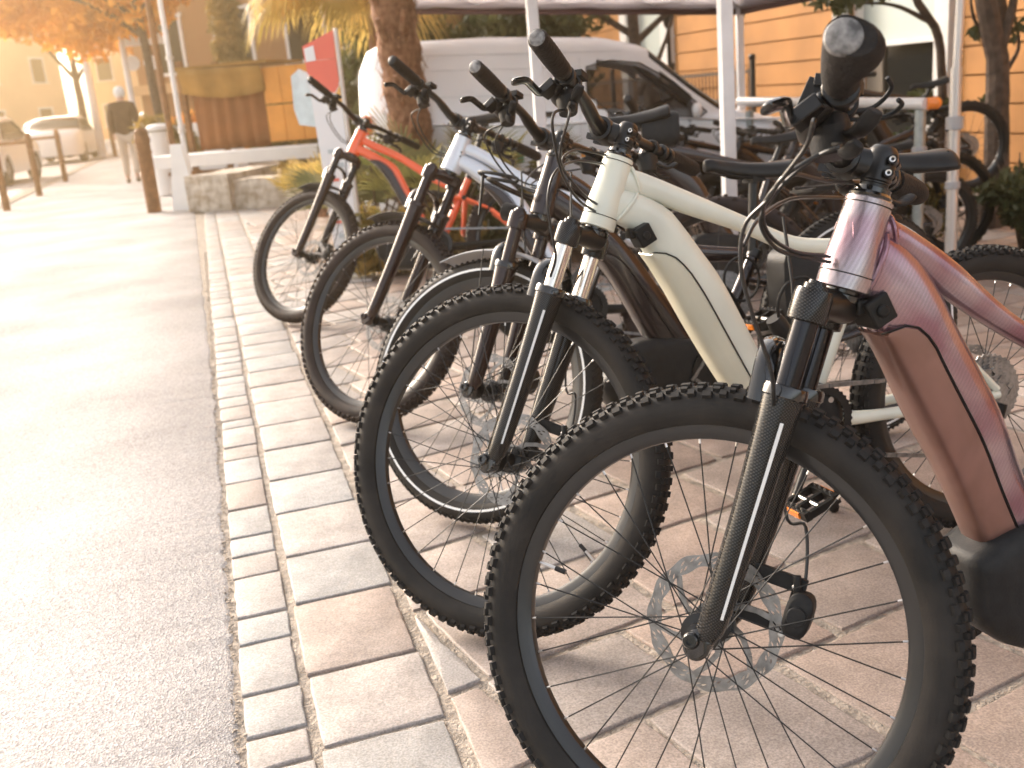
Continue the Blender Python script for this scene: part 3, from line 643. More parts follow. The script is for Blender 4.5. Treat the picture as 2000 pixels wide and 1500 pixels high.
    # caliper
    mb = MB(); cpt = K(-.065, -.044, .055); Rc = Matrix((fw, V((0, 1, 0)), ax)).transposed()
    mb.loft([[cpt + Rc @ V((spow(math.cos(2*PI*k/18), .7)*.019*q, h, spow(math.sin(2*PI*k/18), .7)*.033*q)) for k in range(18)] for h, q in ((-.019, .75), (-.015, 1), (.015, 1), (.019, .75))]); mb.cyl(cpt + Rc @ V((.01, 0, .026)), cpt + Rc @ V((.018, 0, .052)), .006, n=12); mb.cyl(cpt+V((0, .015, 0)), cpt+V((0, .024, 0)), .014, n=18); mb.cyl(cpt+V((0, -.03, 0)), cpt+V((0, -.015, 0)), .016, n=18)
    mb.box(K(-.022, -leg+.012, .028), (.075, .012, .022), Rc); mb.box(K(-.022, -leg+.012, .092), (.075, .012, .022), Rc); mb.box(K(-.054, -leg+.012, .06), (.018, .012, .085), Rc)
    for u in (.02, .09): mb.cyl(K(-.05, -leg+.02, u), K(-.05, -leg+.028, u), .005, n=10, mi=1)
    mb.xf(S); P('brake_caliper', mb, [M['plastic'], M['silver']], bevel=.004, angle=45)
    # ---- options
    if st.get('fender'):            # full mudguard over the front wheel
        mb = MB(); rings = []
        for q in range(30):
            a = rad(78 + 95*q/29); er = V((math.cos(a), 0, math.sin(a))); rr_ = R+.018
            rings.append([F + er*(rr_ + .012*math.cos(t*1.25) - .012) + V((0, .038*math.sin(t*1.25)/math.sin(1.25), 0)) for t in (-1, -.6, -.2, .2, .6, 1)])
        vs = [p for r in rings for p in r]; mb.add(vs, [(i*6+k, i*6+k+1, i*6+k+7, i*6+k+6) for i in range(29) for k in range(5)])
        mb.xf(S); fe = P('mudguard', mb, M['silver_grey'], solid=.003)
        mb = MB()
        for s in (-1, 1):
            for a in (100, 165): mb.tube([F+V((0, s*.06, 0)), F + V((math.cos(rad(a)), 0, math.sin(rad(a))))*(R+.015) + V((0, s*.038, 0))], .0017, 6)
        mb.xf(S); P('mudguard_stay', mb, M['black'], fe)
    if st.get('flap'):
        mb = MB(); rings = []
        for q in range(10):
            a = rad(82 + 46*q/9) ; er = V((math.cos(a), 0, math.sin(a))); w_ = .030 + .018*math.sin(PI*q/9)
            rings.append([F + er*(R+.016 + .010*math.cos(t*1.5)) + V((0, w_*t, 0)) for t in (-1, -.6, -.2, .2, .6, 1)])
        vs = [p for r in rings for p in r]; mb.add(vs, [(i*6+k, i*6+k+1, i*6+k+7, i*6+k+6) for i in range(9) for k in range(5)])
        mb.xf(S); P('mud_flap', mb, M['black'], solid=.003)
    if st.get('lamp'):
        q = K(.10, 0, a2c+.0); mb = MB(); mb.tube([K(.02, 0, a2c-.01), K(.07, 0, a2c-.005)], .005, 8)
        mb.loft([[K(.06+.05*t, math.cos(2*PI*k/20)*r, a2c+.004+math.sin(2*PI*k/20)*r*.9) for k in range(20)] for t, r in ((0, .012), (.2, .022), (.8, .027), (1, .027))]); mb.xf(S); la = P('headlight', mb, M['black'])
        mb = MB(); mb.loft([[K(.112+.004*t, math.cos(2*PI*k/20)*r, a2c+.004+math.sin(2*PI*k/20)*r*.9) for k in range(20)] for t, r in ((0, .025), (.8, .02), (1, .008))]); mb.xf(S); P('lens', mb, M['white_print'], la)
        mb = MB(); z0 = a2c+.075     # wire carrier loop in front of the head tube
        mb.tube(smooth_path([K(.03, -.12, z0), K(.14, -.12, z0), K(.16, 0, z0), K(.14, .12, z0), K(.03, .12, z0), K(.03, .12, z0-.012), K(.12, .105, z0-.012), K(.12, -.105, z0-.012), K(.03, -.12, z0-.012)], 5), .0045, 8)
        mb.tube([K(.14, .10, z0), K(.12, .10, a2c-.03)], .004, 8); mb.tube([K(.14, -.10, z0), K(.12, -.10, a2c-.03)], .004, 8); mb.xf(S); P('front_carrier', mb, M['black'])
    if st.get('lock'):
        q = V(st['lock']); mb = MB(); mb.tube(smooth_path([q, q+V((-.03, 0, -.05)), q+V((-.07, 0, -.13))], 3), [.018, .021, .02, .019, .019, .02, .019], 16)
        mb.tube([q+V((-.06, .01, .02)) + V((math.cos(2*PI*k/24)*.055, .0, math.sin(2*PI*k/24)*.06)) for k in range(24)], .004, 8, closed=True); P('folding_lock', mb, M['black'])
    return root

# ================================================================== SETTING
M['asphalt'] = None
def ground_mats():
    m = bpy.data.materials.new('asphalt'); m.use_nodes = True; N, L = nodes(m); p = N['Principled BSDF']; tc = N.new('ShaderNodeTexCoord')
    v = N.new('ShaderNodeTexVoronoi'); v.inputs['Scale'].default_value = 240; L.new(tc.outputs['Object'], v.inputs['Vector'])
    r = N.new('ShaderNodeValToRGB'); L.new(v.outputs['Color'], r.inputs[0])
    r.color_ramp.elements[0].color = (.27, .255, .25, 1); r.color_ramp.elements[0].position = .1; r.color_ramp.elements[1].color = (.56, .535, .52, 1); r.color_ramp.elements[1].position = .9
    n = N.new('ShaderNodeTexNoise'); n.inputs['Scale'].default_value = 1.3; n.inputs['Detail'].default_value = 8; L.new(tc.outputs['Object'], n.inputs['Vector'])
    mr = N.new('ShaderNodeMapRange'); mr.inputs[1].default_value = .35; mr.inputs[2].default_value = .65; mr.inputs[3].default_value = .82; mr.inputs[4].default_value = 1.14; L.new(n.outputs[0], mr.inputs[0])
    mx = N.new('ShaderNodeMix'); mx.data_type = 'RGBA'; mx.blend_type = 'MULTIPLY'; mx.inputs[0].default_value = 1
    L.new(r.outputs[0], mx.inputs[6]); L.new(mr.outputs[0], mx.inputs[7]); L.new(mx.outputs[2], p.inputs['Base Color'])
    p.inputs['Roughness'].default_value = .95; p.inputs['Specular IOR Level'].default_value = .2
    b = N.new('ShaderNodeBump'); b.inputs['Strength'].default_value = .8; b.inputs['Distance'].default_value = .003; L.new(v.outputs['Distance'], b.inputs['Height'])
    n2 = N.new('ShaderNodeTexNoise'); n2.inputs['Scale'].default_value = 60; n2.inputs['Detail'].default_value = 8; L.new(tc.outputs['Object'], n2.inputs['Vector'])
    b2 = N.new('ShaderNodeBump'); b2.inputs['Strength'].default_value = .35; b2.inputs['Distance'].default_value = .006; L.new(n2.outputs[0], b2.inputs['Height']); L.new(b.outputs[0], b2.inputs['Normal']); L.new(b2.outputs[0], p.inputs['Normal'])
    M['asphalt'] = m
    m = bpy.data.materials.new('paving_stone'); m.use_nodes = True; N, L = nodes(m); p = N['Principled BSDF']; tc = N.new('ShaderNodeTexCoord')
    at = N.new('ShaderNodeAttribute'); at.attribute_name = 'tone'
    n = N.new('ShaderNodeTexNoise'); n.inputs['Scale'].default_value = 9; n.inputs['Detail'].default_value = 8; n.inputs['Roughness'].default_value = .65; L.new(tc.outputs['Object'], n.inputs['Vector'])
    n3 = N.new('ShaderNodeTexNoise'); n3.inputs['Scale'].default_value = 240; n3.inputs['Detail'].default_value = 4; L.new(tc.outputs['Object'], n3.inputs['Vector'])
    mr = N.new('ShaderNodeMapRange'); mr.inputs[1].default_value = .3; mr.inputs[2].default_value = .7; mr.inputs[3].default_value = .74; mr.inputs[4].default_value = 1.16; L.new(n.outputs[0], mr.inputs[0])
    mr3 = N.new('ShaderNodeMapRange'); mr3.inputs[1].default_value = .3; mr3.inputs[2].default_value = .7; mr3.inputs[3].default_value = .68; mr3.inputs[4].default_value = 1.28; L.new(n3.outputs[0], mr3.inputs[0])
    mu = N.new('ShaderNodeMath'); mu.operation = 'MULTIPLY'; L.new(mr.outputs[0], mu.inputs[0]); L.new(mr3.outputs[0], mu.inputs[1])
    mx = N.new('ShaderNodeMix'); mx.data_type = 'RGBA'; mx.blend_type = 'MULTIPLY'; mx.inputs[0].default_value = 1; L.new(at.outputs['Color'], mx.inputs[6]); L.new(mu.outputs[0], mx.inputs[7])
    L.new(mx.outputs[2], p.inputs['Base Color']); p.inputs['Roughness'].default_value = .62; p.inputs['Specular IOR Level'].default_value = .35
    b = N.new('ShaderNodeBump'); b.inputs['Strength'].default_value = .55; b.inputs['Distance'].default_value = .004; L.new(n.outputs[0], b.inputs['Height'])
    b2 = N.new('ShaderNodeBump'); b2.inputs['Strength'].default_value = .35; b2.inputs['Distance'].default_value = .002; L.new(n3.outputs[0], b2.inputs['Height']); L.new(b.outputs[0], b2.inputs['Normal']); L.new(b2.outputs[0], p.inputs['Normal'])
    M['stone'] = m
ground_mats()
M['mortar'] = mat('mortar', (.29, .25, .21), .9, var=.3, scale=35, bump=1.0, bscale=130)
M['earth'] = mat('ground', (.30, .24, .19), .9, var=.25, scale=3, bump=.4, bscale=20)
M['soil'] = mat('soil', (.10, .06, .035), .95, var=.4, scale=20, bump=1, bscale=40)
M['road'] = mat('road', (.42, .38, .36), .8, var=.12, scale=2, bump=.2, bscale=80)
M['paint_white'] = mat('road_paint', (.82, .81, .79), .6)
M['rubble'] = mat('rubble_stone', (.34, .27, .20), .9, col2=(.62, .56, .48), scale=9, bump=1, bscale=22)
M['wood_post'] = mat('brown_wood', (.19, .085, .032), .7, var=.3, scale=12, bump=.3)
M['white_wall'] = mat('white_wall', (.78, .77, .75), .7, var=.05, scale=3)
M['post_white'] = mat('white_metal', (.68, .68, .69), .4, .1, var=.06, scale=8)
M['galv'] = mat('galvanised', (.36, .40, .40), .45, .6, var=.15, scale=20)
M['silver_pole'] = mat('silver_pole', (.62, .60, .58), .35, .6)
M['ochre'] = mat('ochre_render', (.40, .185, .055), .8, var=.14, scale=1.3, bump=.1, bscale=60)
M['groove'] = mat('groove_shadow_gap', (.30, .13, .03), .9)
M['pilaster'] = mat('white_stone_pilaster', (.60, .585, .56), .7, var=.06, scale=5)
M['blind'] = mat('pale_blind', (.42, .47, .44), .6)
M['glass_dark'] = mat('dark_glass', (.012, .014, .015), .08, spec=.4)
M['curtain'] = mat('curtain', (.22, .19, .155), .9)
M['iron'] = mat('black_iron', (.03, .026, .025), .5, .4)
M['canopy'] = mat('canopy_fabric', (.30, .25, .26), .8, var=.08, scale=5, bump=.1, bscale=120)
_N, _L = nodes(M['canopy']); _t = _N.new('ShaderNodeBsdfTranslucent'); _t.inputs[0].default_value = (.68, .66, .67, 1); _m = _N.new('ShaderNodeMixShader'); _m.inputs[0].default_value = .8
_L.new(_N['Principled BSDF'].outputs[0], _m.inputs[1]); _L.new(_t.outputs[0], _m.inputs[2]); _L.new(_m.outputs[0], _N['Material Output'].inputs[0])
M['canopy_dark'] = mat('canopy_band', (.07, .03, .032), .8)
M['van_paint'] = mat('van_white', (.86, .89, .93), .25, coat=.6, var=.02, scale=2)
M['car_paint'] = mat('car_white', (.78, .78, .78), .25, coat=.6)
M['tyre_plain'] = mat('car_tyre', (.03, .028, .027), .75, var=.2, scale=30)
M['hubcap'] = mat('hubcap', (.3, .3, .31), .4, .6)
M['trim'] = mat('black_trim', (.03, .028, .028), .55)
M['bark'] = mat('bark', (.075, .05, .036), .9, var=.4, scale=14, bump=1, bscale=30)
M['palm_bark'] = mat('palm_fibre', (.15, .062, .032), .95, col2=(.30, .16, .09), scale=22, bump=1, bscale=40)
def leafmat(name, a, b, tr=.35):
    m = mat(name, a, .55, col2=b, scale=1.7); N, L = nodes(m); p = N['Principled BSDF']
    t = N.new('ShaderNodeBsdfTranslucent'); src = p.inputs['Base Color'].links[0].from_socket; L.new(src, t.inputs[0])
    ms = N.new('ShaderNodeMixShader'); ms.inputs[0].default_value = tr; L.new(p.outputs[0], ms.inputs[1]); L.new(t.outputs[0], ms.inputs[2]); L.new(ms.outputs[0], N['Material Output'].inputs[0]); return m
M['leaf'] = leafmat('green_leaf', (.035, .055, .02), (.13, .13, .05))
M['leaf_glow'] = leafmat('glow_tinted_leaf', (.62, .25, .03), (.88, .44, .08), .5)  # orange glow of the upper left put into the leaf colour
M['leaf_hedge'] = leafmat('hedge_leaf', (.10, .10, .03), (.40, .26, .07))
M['frond'] = leafmat('palm_frond', (.30, .22, .05), (.78, .56, .18), .5)
M['frond_green'] = leafmat('fan_palm_leaf', (.09, .10, .03), (.30, .25, .09))
M['yellow_leaf'] = leafmat('yellow_leaf', (.55, .34, .05), (.70, .50, .12))
M['kiosk_brown'] = mat('brown_board', (.22, .075, .018), .75, var=.15, scale=3)
M['kiosk_orange'] = mat('orange_board', (.70, .29, .05), .6, var=.12, scale=3)
M['kiosk_awning'] = mat('ochre_cloth', (.30, .16, .035), .85, var=.25, scale=2.5)
M['ban_red'] = mat('banner_red', (.80, .17, .12), .5)
M['ban_white'] = mat('banner_white', (.80, .81, .82), .45)
M['ban_yellow'] = mat('banner_yellow', (.85, .48, .12), .5)
M['ban_grey'] = mat('banner_grey', (.50, .56, .58), .5)
M['facade_a'] = mat('facade_glow_tinted', (.72, .50, .30), .9, var=.06, scale=.5)  # warm glow up the street mixed into the wall colour
M['facade_b'] = mat('facade_brown', (.36, .19, .09), .9, var=.08, scale=.6)
M['facade_c'] = mat('facade_band', (.60, .38, .20), .9)
M['skin'] = mat('skin', (.55, .33, .24), .6)
M['jacket'] = mat('brown_jacket', (.07, .035, .016), .85, var=.2, scale=10)
M['trouser'] = mat('beige_trousers', (.55, .45, .36), .85)
M['shoe'] = mat('shoe', (.12, .08, .06), .6)
M['hair'] = mat('white_hair', (.75, .74, .72), .8)
M['lampred'] = mat('tail_lamp', (.75, .10, .03), .25, coat=.5)
M['bank_orange'] = mat('orange_paint_stripe', (.85, .36, .06), .4)
M['bank_green'] = mat('green_paint_stripe', (.10, .35, .22), .4)

def struct(o): o['kind'] = 'structure'; return o
# ---- the ground sheet reaches the horizon
def gcoords(lo, hi, step, far):
    a = [lo + step*i for i in range(int((hi-lo)/step)+1)]
    pre = []; q = lo; d = step
    while q > -far: d *= 1.7; q -= d; pre.append(q)
    post = []; q = a[-1]; d = step
    while q < far: d *= 1.7; q += d; post.append(q)
    return pre[::-1] + a + post
def sheet(name, m, ss, ts, z, fn=None, parent=None):
    vs = []; 
    for t in ts:
        for s in ss:
            p = pv(s, t); vs.append(V((p.x, p.y, gz(p.x, p.y)+z)))
    n = len(ss); mb = MB(); mb.add(vs, [(j*n+i, j*n+i+1, (j+1)*n+i+1, (j+1)*n+i) for j in range(len(ts)-1) for i in range(n-1)])
    return struct(mb.build(name, m))
rng = lambda a, b, n: [a+(b-a)*i/n for i in range(n+1)]
sheet('ground', M['earth'], gcoords(-3, 9, .25, 1500), gcoords(0, 14, .25, 1500), -.05)
sheet('mortar_bed', M['mortar'], rng(-.42, 7.3, 60), rng(-2, 12.7, 100), -.0035)
# ---- asphalt footpath with a ragged edge against the mortar
ts = rng(-2, 13.4, 900) + [14, 20, 40, 90]; ss = [-3.0, -1.5, -.6, None]
vs = []
for t in ts:
    e = -.105 + .012*noise.noise(V((t*4, 0, 3))) + .010*noise.noise(V((t*17, 1, 3))) + .006*noise.noise(V((t*60, 5, 3))) if t < 13.2 else .9
    if t > 4: e -= .018*min(t-4, 10)*.6
    if t > 13.2: e = .9
    for s in (-3.0, -1.5, -.6, e-.01, e): p = pv(s, t); vs.append(V((p.x, p.y, (.004 if s != e else -.004))))
mb = MB(); mb.add(vs, [(j*5+i, j*5+i+1, (j+1)*5+i+1, (j+1)*5+i) for j in range(len(ts)-1) for i in range(4)]); struct(mb.build('footpath', M['asphalt'], angle=80))
sheet('road', M['road'], rng(-13, -3.25, 6), rng(-6, 120, 20), -.03)
mb = MB()
for t in range(-6, 60): 
    c = pv(-3.12, t+.5); mb.box((c.x, c.y, -.01), (.24, .985, .06), Matrix.Rotation(math.atan2(DT.y, DT.x)-PI/2, 3, 'Z'))
struct(mb.build('kerb', M['mortar'], bevel=.008))
mb = MB()
for k in range(6):
    for (sa, sb) in ((-12.6, -3.5),):
        t0 = 19.5 + k*.95; a = [pv(sa, t0), pv(sb, t0), pv(sb, t0+.5), pv(sa, t0+.5)]
        mb.add([V((q.x, q.y, -.024)) for q in a], [(0, 1, 2, 3)])
t0 = 26.5; 
for tt in range(28, 90, 5): mb.add([V((q.x, q.y, -.024)) for q in (pv(-8.1, tt), pv(-7.95, tt), pv(-7.95, tt+2.5), pv(-8.1, tt+2.5))], [(0, 1, 2, 3)])
struct(mb.build('road_markings', M['paint_white'], smooth=False))
# ---- paving slabs (every slab is modelled; one mesh)
def clip(poly, n, d):
    out = []
    for i in range(len(poly)):
        a, b = poly[i], poly[(i+1) % len(poly)]; da, db = a.dot(n)-d, b.dot(n)-d
        if da >= 0: out.append(a)
        if da*db < 0: out.append(a.lerp(b, da/(da-db)))
    return out
def paving():
    R_ = random.Random(3); mb = MB(); tones = []
    def slab(poly, tone):
        c = sum(poly, V((0, 0, 0)))/len(poly)
        if len(poly) < 3: return
        pts = []                      # subdivide the edges and roughen them
        for i, a in enumerate(poly):
            b = poly[(i+1) % len(poly)]; n_ = max(1, int((b-a).length/.035)); nr = V((-(b-a).y, (b-a).x, 0)).normalized()
            for k in range(n_):
                q = a.lerp(b, k/n_)
                q = q + nr*(.0035*noise.noise(q*22) + .0018*noise.noise(q*70)) if k else c + (q-c)*.985
                pts.append(q)
        dz = R_.uniform(-.0012, .0012); tx, ty = R_.uniform(-.004, .004), R_.uniform(-.004, .004)
        H = lambda q, z: V((q.x, q.y, gz(q.x, q.y) + z + dz + tx*(q.x-c.x) + ty*(q.y-c.y)))
        ins = lambda q, d: c + (q-c)*(1 - d/max((q-c).length, .02))
        rings = [[H(q, -.012) for q in pts], [H(q, -.0015) for q in pts], [H(ins(q, .0018), .0014) for q in pts], [H(ins(q, .006), .0022) for q in pts]]
        n0 = len(mb.v); nn = len(pts); vs = [p for r in rings for p in r] + [H(c, .0022)]
        fs = [(i*nn+k, i*nn+(k+1) % nn, (i+1)*nn+(k+1) % nn, (i+1)*nn+k) for i in range(3) for k in range(nn)] + [(3*nn+k, 3*nn+(k+1) % nn, 4*nn) for k in range(nn)]
        mb.add(vs, fs); tones.extend([tone]*len(vs))
    def tone(warm):
        g = R_.uniform(.26, .33); k = min(max(warm + R_.gauss(0, .24), 0), 1)
        c0 = V((g*1.0, g*.975, g*.955)); c1 = V((g*1.02, g*.76, g*.62)); c = c0.lerp(c1, k*.85); return (c.x, c.y, c.z, 1)
    PQ = lambda s, t: pv(s, t)
    for (s0, s1, l0, l1, t0) in ((-.088, .024, .10, .24, -1.5), (.040, .266, .25, .33, -1.5)):
        t = t0
        while t < 12.6:
            l = R_.uniform(l0, l1); sh = R_.uniform(-.004, .004); sk = .03*(s1-s0)
            slab([PQ(s0+sh, t+.005), PQ(s1+sh, t+.005+sk), PQ(s1+sh, t+l-.005+sk), PQ(s0+sh, t+l-.005)], tone(.18)); t += l
    # the field to the right: courses turned by 13 degrees
    a = rad(28); ex_ = V((math.cos(a), math.sin(a), 0)); ey_ = V((-math.sin(a), math.cos(a), 0)); v = -6.0
    while v < 14:
        w = R_.choice((.25, .28, .31, .34)); u = -3 + R_.uniform(0, .3)
        while u < 12:
            l = R_.uniform(.27, .48); P4 = [ex_*(u+.010)+ey_*(v+.010), ex_*(u+l-.010)+ey_*(v+.010), ex_*(u+l-.010)+ey_*(v+w-.010), ex_*(u+.010)+ey_*(v+w-.010)]
            P4 = [q + V((R_.uniform(-.007, .007), R_.uniform(-.007, .007), 0)) for q in P4]
            c = (P4[0]+P4[2])/2; s_ = c.dot(DN); t_ = c.dot(DT)
            if .1 < s_ < 7.2 and -1.5 < t_ < 12.6 and c.y > -.2:
                poly = clip(P4, DN, .288)
                if len(poly) >= 3:
                    ar = sum(poly[i].x*poly[(i+1) % len(poly)].y-poly[(i+1) % len(poly)].x*poly[i].y for i in range(len(poly)))/2
                    if ar > .006: slab(poly, tone(.3 + .6*min(max((s_-.3)/.7, 0), 1)))
            u += l
        v += w
    o = mb.build('pavement', M['stone'], angle=50); ca = o.data.color_attributes.new('tone', 'FLOAT_COLOR', 'POINT')
    ca.data.foreach_set('color', [x for t in tones for x in t]); struct(o)
paving()
def rubble_strip():
    mb = MB(); R_ = random.Random(9)
    for k in range(900):
        t = R_.uniform(.8, 9); s = -.105 + R_.gauss(0, .006); p = pv(s, t); r = R_.uniform(.0015, .0045)
        mb.sphere((p.x, p.y, .002), r, 6, sc=(1, 1, .7))
    o = mb.build('gravel', M['mortar']); o['kind'] = 'stuff'; o['label'] = 'loose grit along the ragged edge of the asphalt'; o['category'] = 'gravel'
rubble_strip()

# ------------------------------------------------------------------ vegetation helpers
def leaf_cloud(mb, blobs, n, size, R_, mi=0, elong=1.8):
    tot = sum(b[3]**2 for b in blobs)
    for b in blobs:
        c = V(b[:3]); r = b[3]
        for k in range(int(n*r*r/tot)):
            d = V((R_.gauss(0, 1), R_.gauss(0, 1), R_.gauss(0, 1))).normalized()*(R_.random()**.45)*r; d.z *= .75
            p = c+d; s = size*R_.uniform(.6, 1.3)
            e = Euler((R_.uniform(-1.2, 1.2), R_.uniform(-1.2, 1.2), R_.uniform(0, 6.3))).to_matrix()
            mb.add([p + e @ V(q) for q in ((-s*elong/2, 0, 0), (0, -s*.38, s*.08), (s*elong/2, 0, -s*.1), (0, s*.38, s*.08))], [(0, 1, 2, 3)], mi)
def trunk_mb(mb, pts, r0, r1, R_, n=10):
    P_ = smooth_path(pts, 5); N_ = len(P_); mb.tube([p + V((R_.uniform(-.1, .1)*r0, R_.uniform(-.1, .1)*r0, 0)) for p in P_], [r0+(r1-r0)*i/(N_-1) for i in range(N_)], n)
def tree(name, label, cat, base, trunk, limbs, blobs, nleaf, size, leaf, group=None, r0=.08, r1=.04, seed=1):
    R_ = random.Random(seed); root = empty(name, base); tag(root, label, cat, group)
    mb = MB(); trunk_mb(mb, trunk, r0, r1, R_)
    for l in limbs: trunk_mb(mb, l, r1*.8, r1*.2, R_, 8)
    mb.build('trunk', M['bark'], root)
    mb = MB(); leaf_cloud(mb, blobs, nleaf, size, R_); mb.build('crown', M[leaf], root, smooth=False); return root
def shrub(label, x, y, r, h, n, size, leaf, seed, group=None, z=None):
    R_ = random.Random(seed); root = empty('shrub', (x, y, gz(x, y) if z is None else z)); tag(root, label, 'shrub', group)
    mb = MB(); 
    for k in range(9):
        a = R_.uniform(0, 6.3); trunk_mb(mb, [(0, 0, 0), (math.cos(a)*r*.3, math.sin(a)*r*.3, h*.5), (math.cos(a)*r*.7, math.sin(a)*r*.7, h*.9)], .012, .004, R_, 6)
    mb.build('stem', M['bark'], root); mb = MB()
    leaf_cloud(mb, [(R_.uniform(-.5, .5)*r, R_.uniform(-.5, .5)*r, h*R_.uniform(.25, .85), r*R_.uniform(.3, .6)) for k in range(10)], n, size, R_); mb.build('foliage', M[leaf], root, smooth=False); return root
def fan_leaf(mb, base, d, plen, R, R_, nb=26, spread=150, droop=.25, mi_s=0, mi_l=1):
    base = V(base); d = V(d).normalized(); side = d.cross(V((0, 0, 1)));
    if side.length < .1: side = V((1, 0, 0))
    side.normalize(); upv = side.cross(d).normalized()
    tip = base + d*plen + V((0, 0, -droop*plen*.3)); mb.tube(smooth_path([base, base+d*plen*.6, tip], 4), [.012]*9, 6, mi_s, flat=.6)
    d2 = (d - V((0, 0, droop*.5))).normalized(); side2 = d2.cross(V((0, 0, 1))); side2 = side2.normalized() if side2.length > .1 else side
    for k in range(nb):
        a = rad(-spread/2 + spread*k/(nb-1)); dd = (d2*math.cos(a) + side2*math.sin(a)).normalized(); L_ = R*(1-.25*abs(a)/1.5)*R_.uniform(.88, 1.05)
        w = R*.028; nrm = dd.cross(side.cross(dd)).normalized() if False else upv; s_ = dd.cross(nrm).normalized()*w; q = R_.uniform(.8, 1.3)
        p0 = tip; p1 = tip + dd*L_*.5 + upv*.02*R; p2 = tip + dd*L_*.8 - V((0, 0, .12*droop*q*L_*2)); p3 = tip + dd*L_*.97 - V((0, 0, .36*droop*q*L_*2))
        mb.add([p0, p1-s_, p1+s_+upv*w*.5, p2-s_*.6, p2+s_*.6, p3], [(0, 1, 2), (1, 3, 4, 2), (3, 5, 4)], mi_l)
# ------------------------------------------------------------------ left side: bollards, poles, stall, wall, street
def bollard(x, y, h, r, m, label, bar=None, group='bollards between footpath and road'):
    root = empty('bollard', (x, y, 0)); tag(root, label, 'bollard', group)
    mb = MB(); mb.lathe((0, 0, 0), (0, 0, 1), (1, 0, 0), [(r*1.05, 0), (r, .02), (r, h*.82), (r*1.12, h*.84), (r*1.12, h*.88), (r, h*.9), (r*.96, h*.97), (r*.6, h), (0, h)], 24); mb.build('post', M[m], root)
    mb = MB(); mb.lathe((0, 0, h*.70), (0, 0, 1), (1, 0, 0), [(r*1.0, 0), (r*1.08, .005), (r*1.08, .03), (r*1.0, .035)], 24); mb.build('collar', M[m], root)
    if bar:
        mb = MB(); mb.tube([(0, 0, h*.86), (bar[0], bar[1], h*.86)], .03, 10); mb.build('rail', M[m], root)
    return root
bollard(-7.02, 15.25, 1.0, .052, 'wood_post', 'brown bollard nearest the camera on the road edge, cut by the left picture edge')
bollard(-7.69, 18.0, 1.05, .052, 'wood_post', 'brown bollard with a horizontal rail running out to the left', bar=(-1.6, -.1))
bollard(-8.81, 22.0, 1.05, .052, 'wood_post', 'brown bollard beside the white crossing stripes, without a rail of its own', bar=(-1.0, .3))
bollard(-12.5, 35.7, 1.05, .07, 'wood_post', 'smallest, farthest brown bollard left of the walking person')
bollard(-4.15, 12.85, 1.0, .085, 'wood_post', 'thick brown wooden bollard standing right beside the walking person near the stone wall', group='thick bollard')
def pole(name, label, cat, x, y, h, r, m, extra=None, group=None):
    root = empty(name, (x, y, 0)); tag(root, label, cat, group)
    mb = MB(); mb.tube([(0, 0, 0), (0, 0, h*.5), (0, 0, h)], [r, r*.95, r*.9], 16); mb.build('pole', M[m], root)
    mb = MB(); mb.lathe((0, 0, 0), (0, 0, 1), (1, 0, 0), [(r*2, 0), (r*2, .02), (r*1.3, .05), (r*1.0, .12)], 20); mb.build('base', M[m], root)
    if extra: extra(root)
    return root
def lamp_head(root):
    mb = MB(); mb.tube([(0, 0, 6.9), (.5, 0, 7.05), (1.1, 0, 7.05)], .04, 10); mb.box((1.3, 0, 7.02), (.6, .2, .1), taper=.7); mb.build('lamp_head', M['post_white'], root)
pole('street_lamp', 'pale thin lamp post farther left, left of the walking person', 'street lamp', -12.9, 35.7, 7, .13, 'post_white', lamp_head, 'pale lamp posts by the road')
pole('street_lamp', 'pale lamp post ending behind the walking person', 'street lamp', -7.1, 21.8, 7, .06, 'post_white', lamp_head, 'pale lamp posts by the road')
def sign_plates(root):
    for z, w, h in ((3.05, .95, .17), (2.62, .85, .2)):
        mb = MB(); mb.box((-.1, -.06, z), (w, .02, h)); mb.build('sign_plate', M['ban_white'], root, bevel=.02)
    for dx, z in ((-.42, 2.2), (-.05, 2.18)):
        mb = MB(); mb.lathe((dx, -.08, z), (0, 1, 0), (1, 0, 0), [(0, 0), (.14, 0), (.15, .02), (0, .03)], 24); mb.build('bokeh_disc', M['ban_white'], root)  # added discs standing for two blurred light spots
pole('sign_post', 'brown sign post carrying two white plates over two added white discs for bokeh spots', 'sign post', -6.62, 22.1, 4.2, .06, 'wood_post', sign_plates)
def bands(root):
    for z in (.9, 1.75, 2.6):
        mb = MB(); mb.lathe((0, 0, z), (0, 0, 1), (1, 0, 0), [(.03, 0), (.045, .005), (.045, .04), (.03, .045)], 16); mb.build('clamp', M['silver_pole'], root)
pole('flag_pole', 'white metal pole rising from behind the end of the rubble wall', 'pole', -3.72, 13.05, 4.5, .032, 'post_white', bands)
pole('wooden_pole', 'dark brown wooden pole standing against the white metal pole', 'pole', -3.95, 13.35, 4.5, .04, 'wood_post')

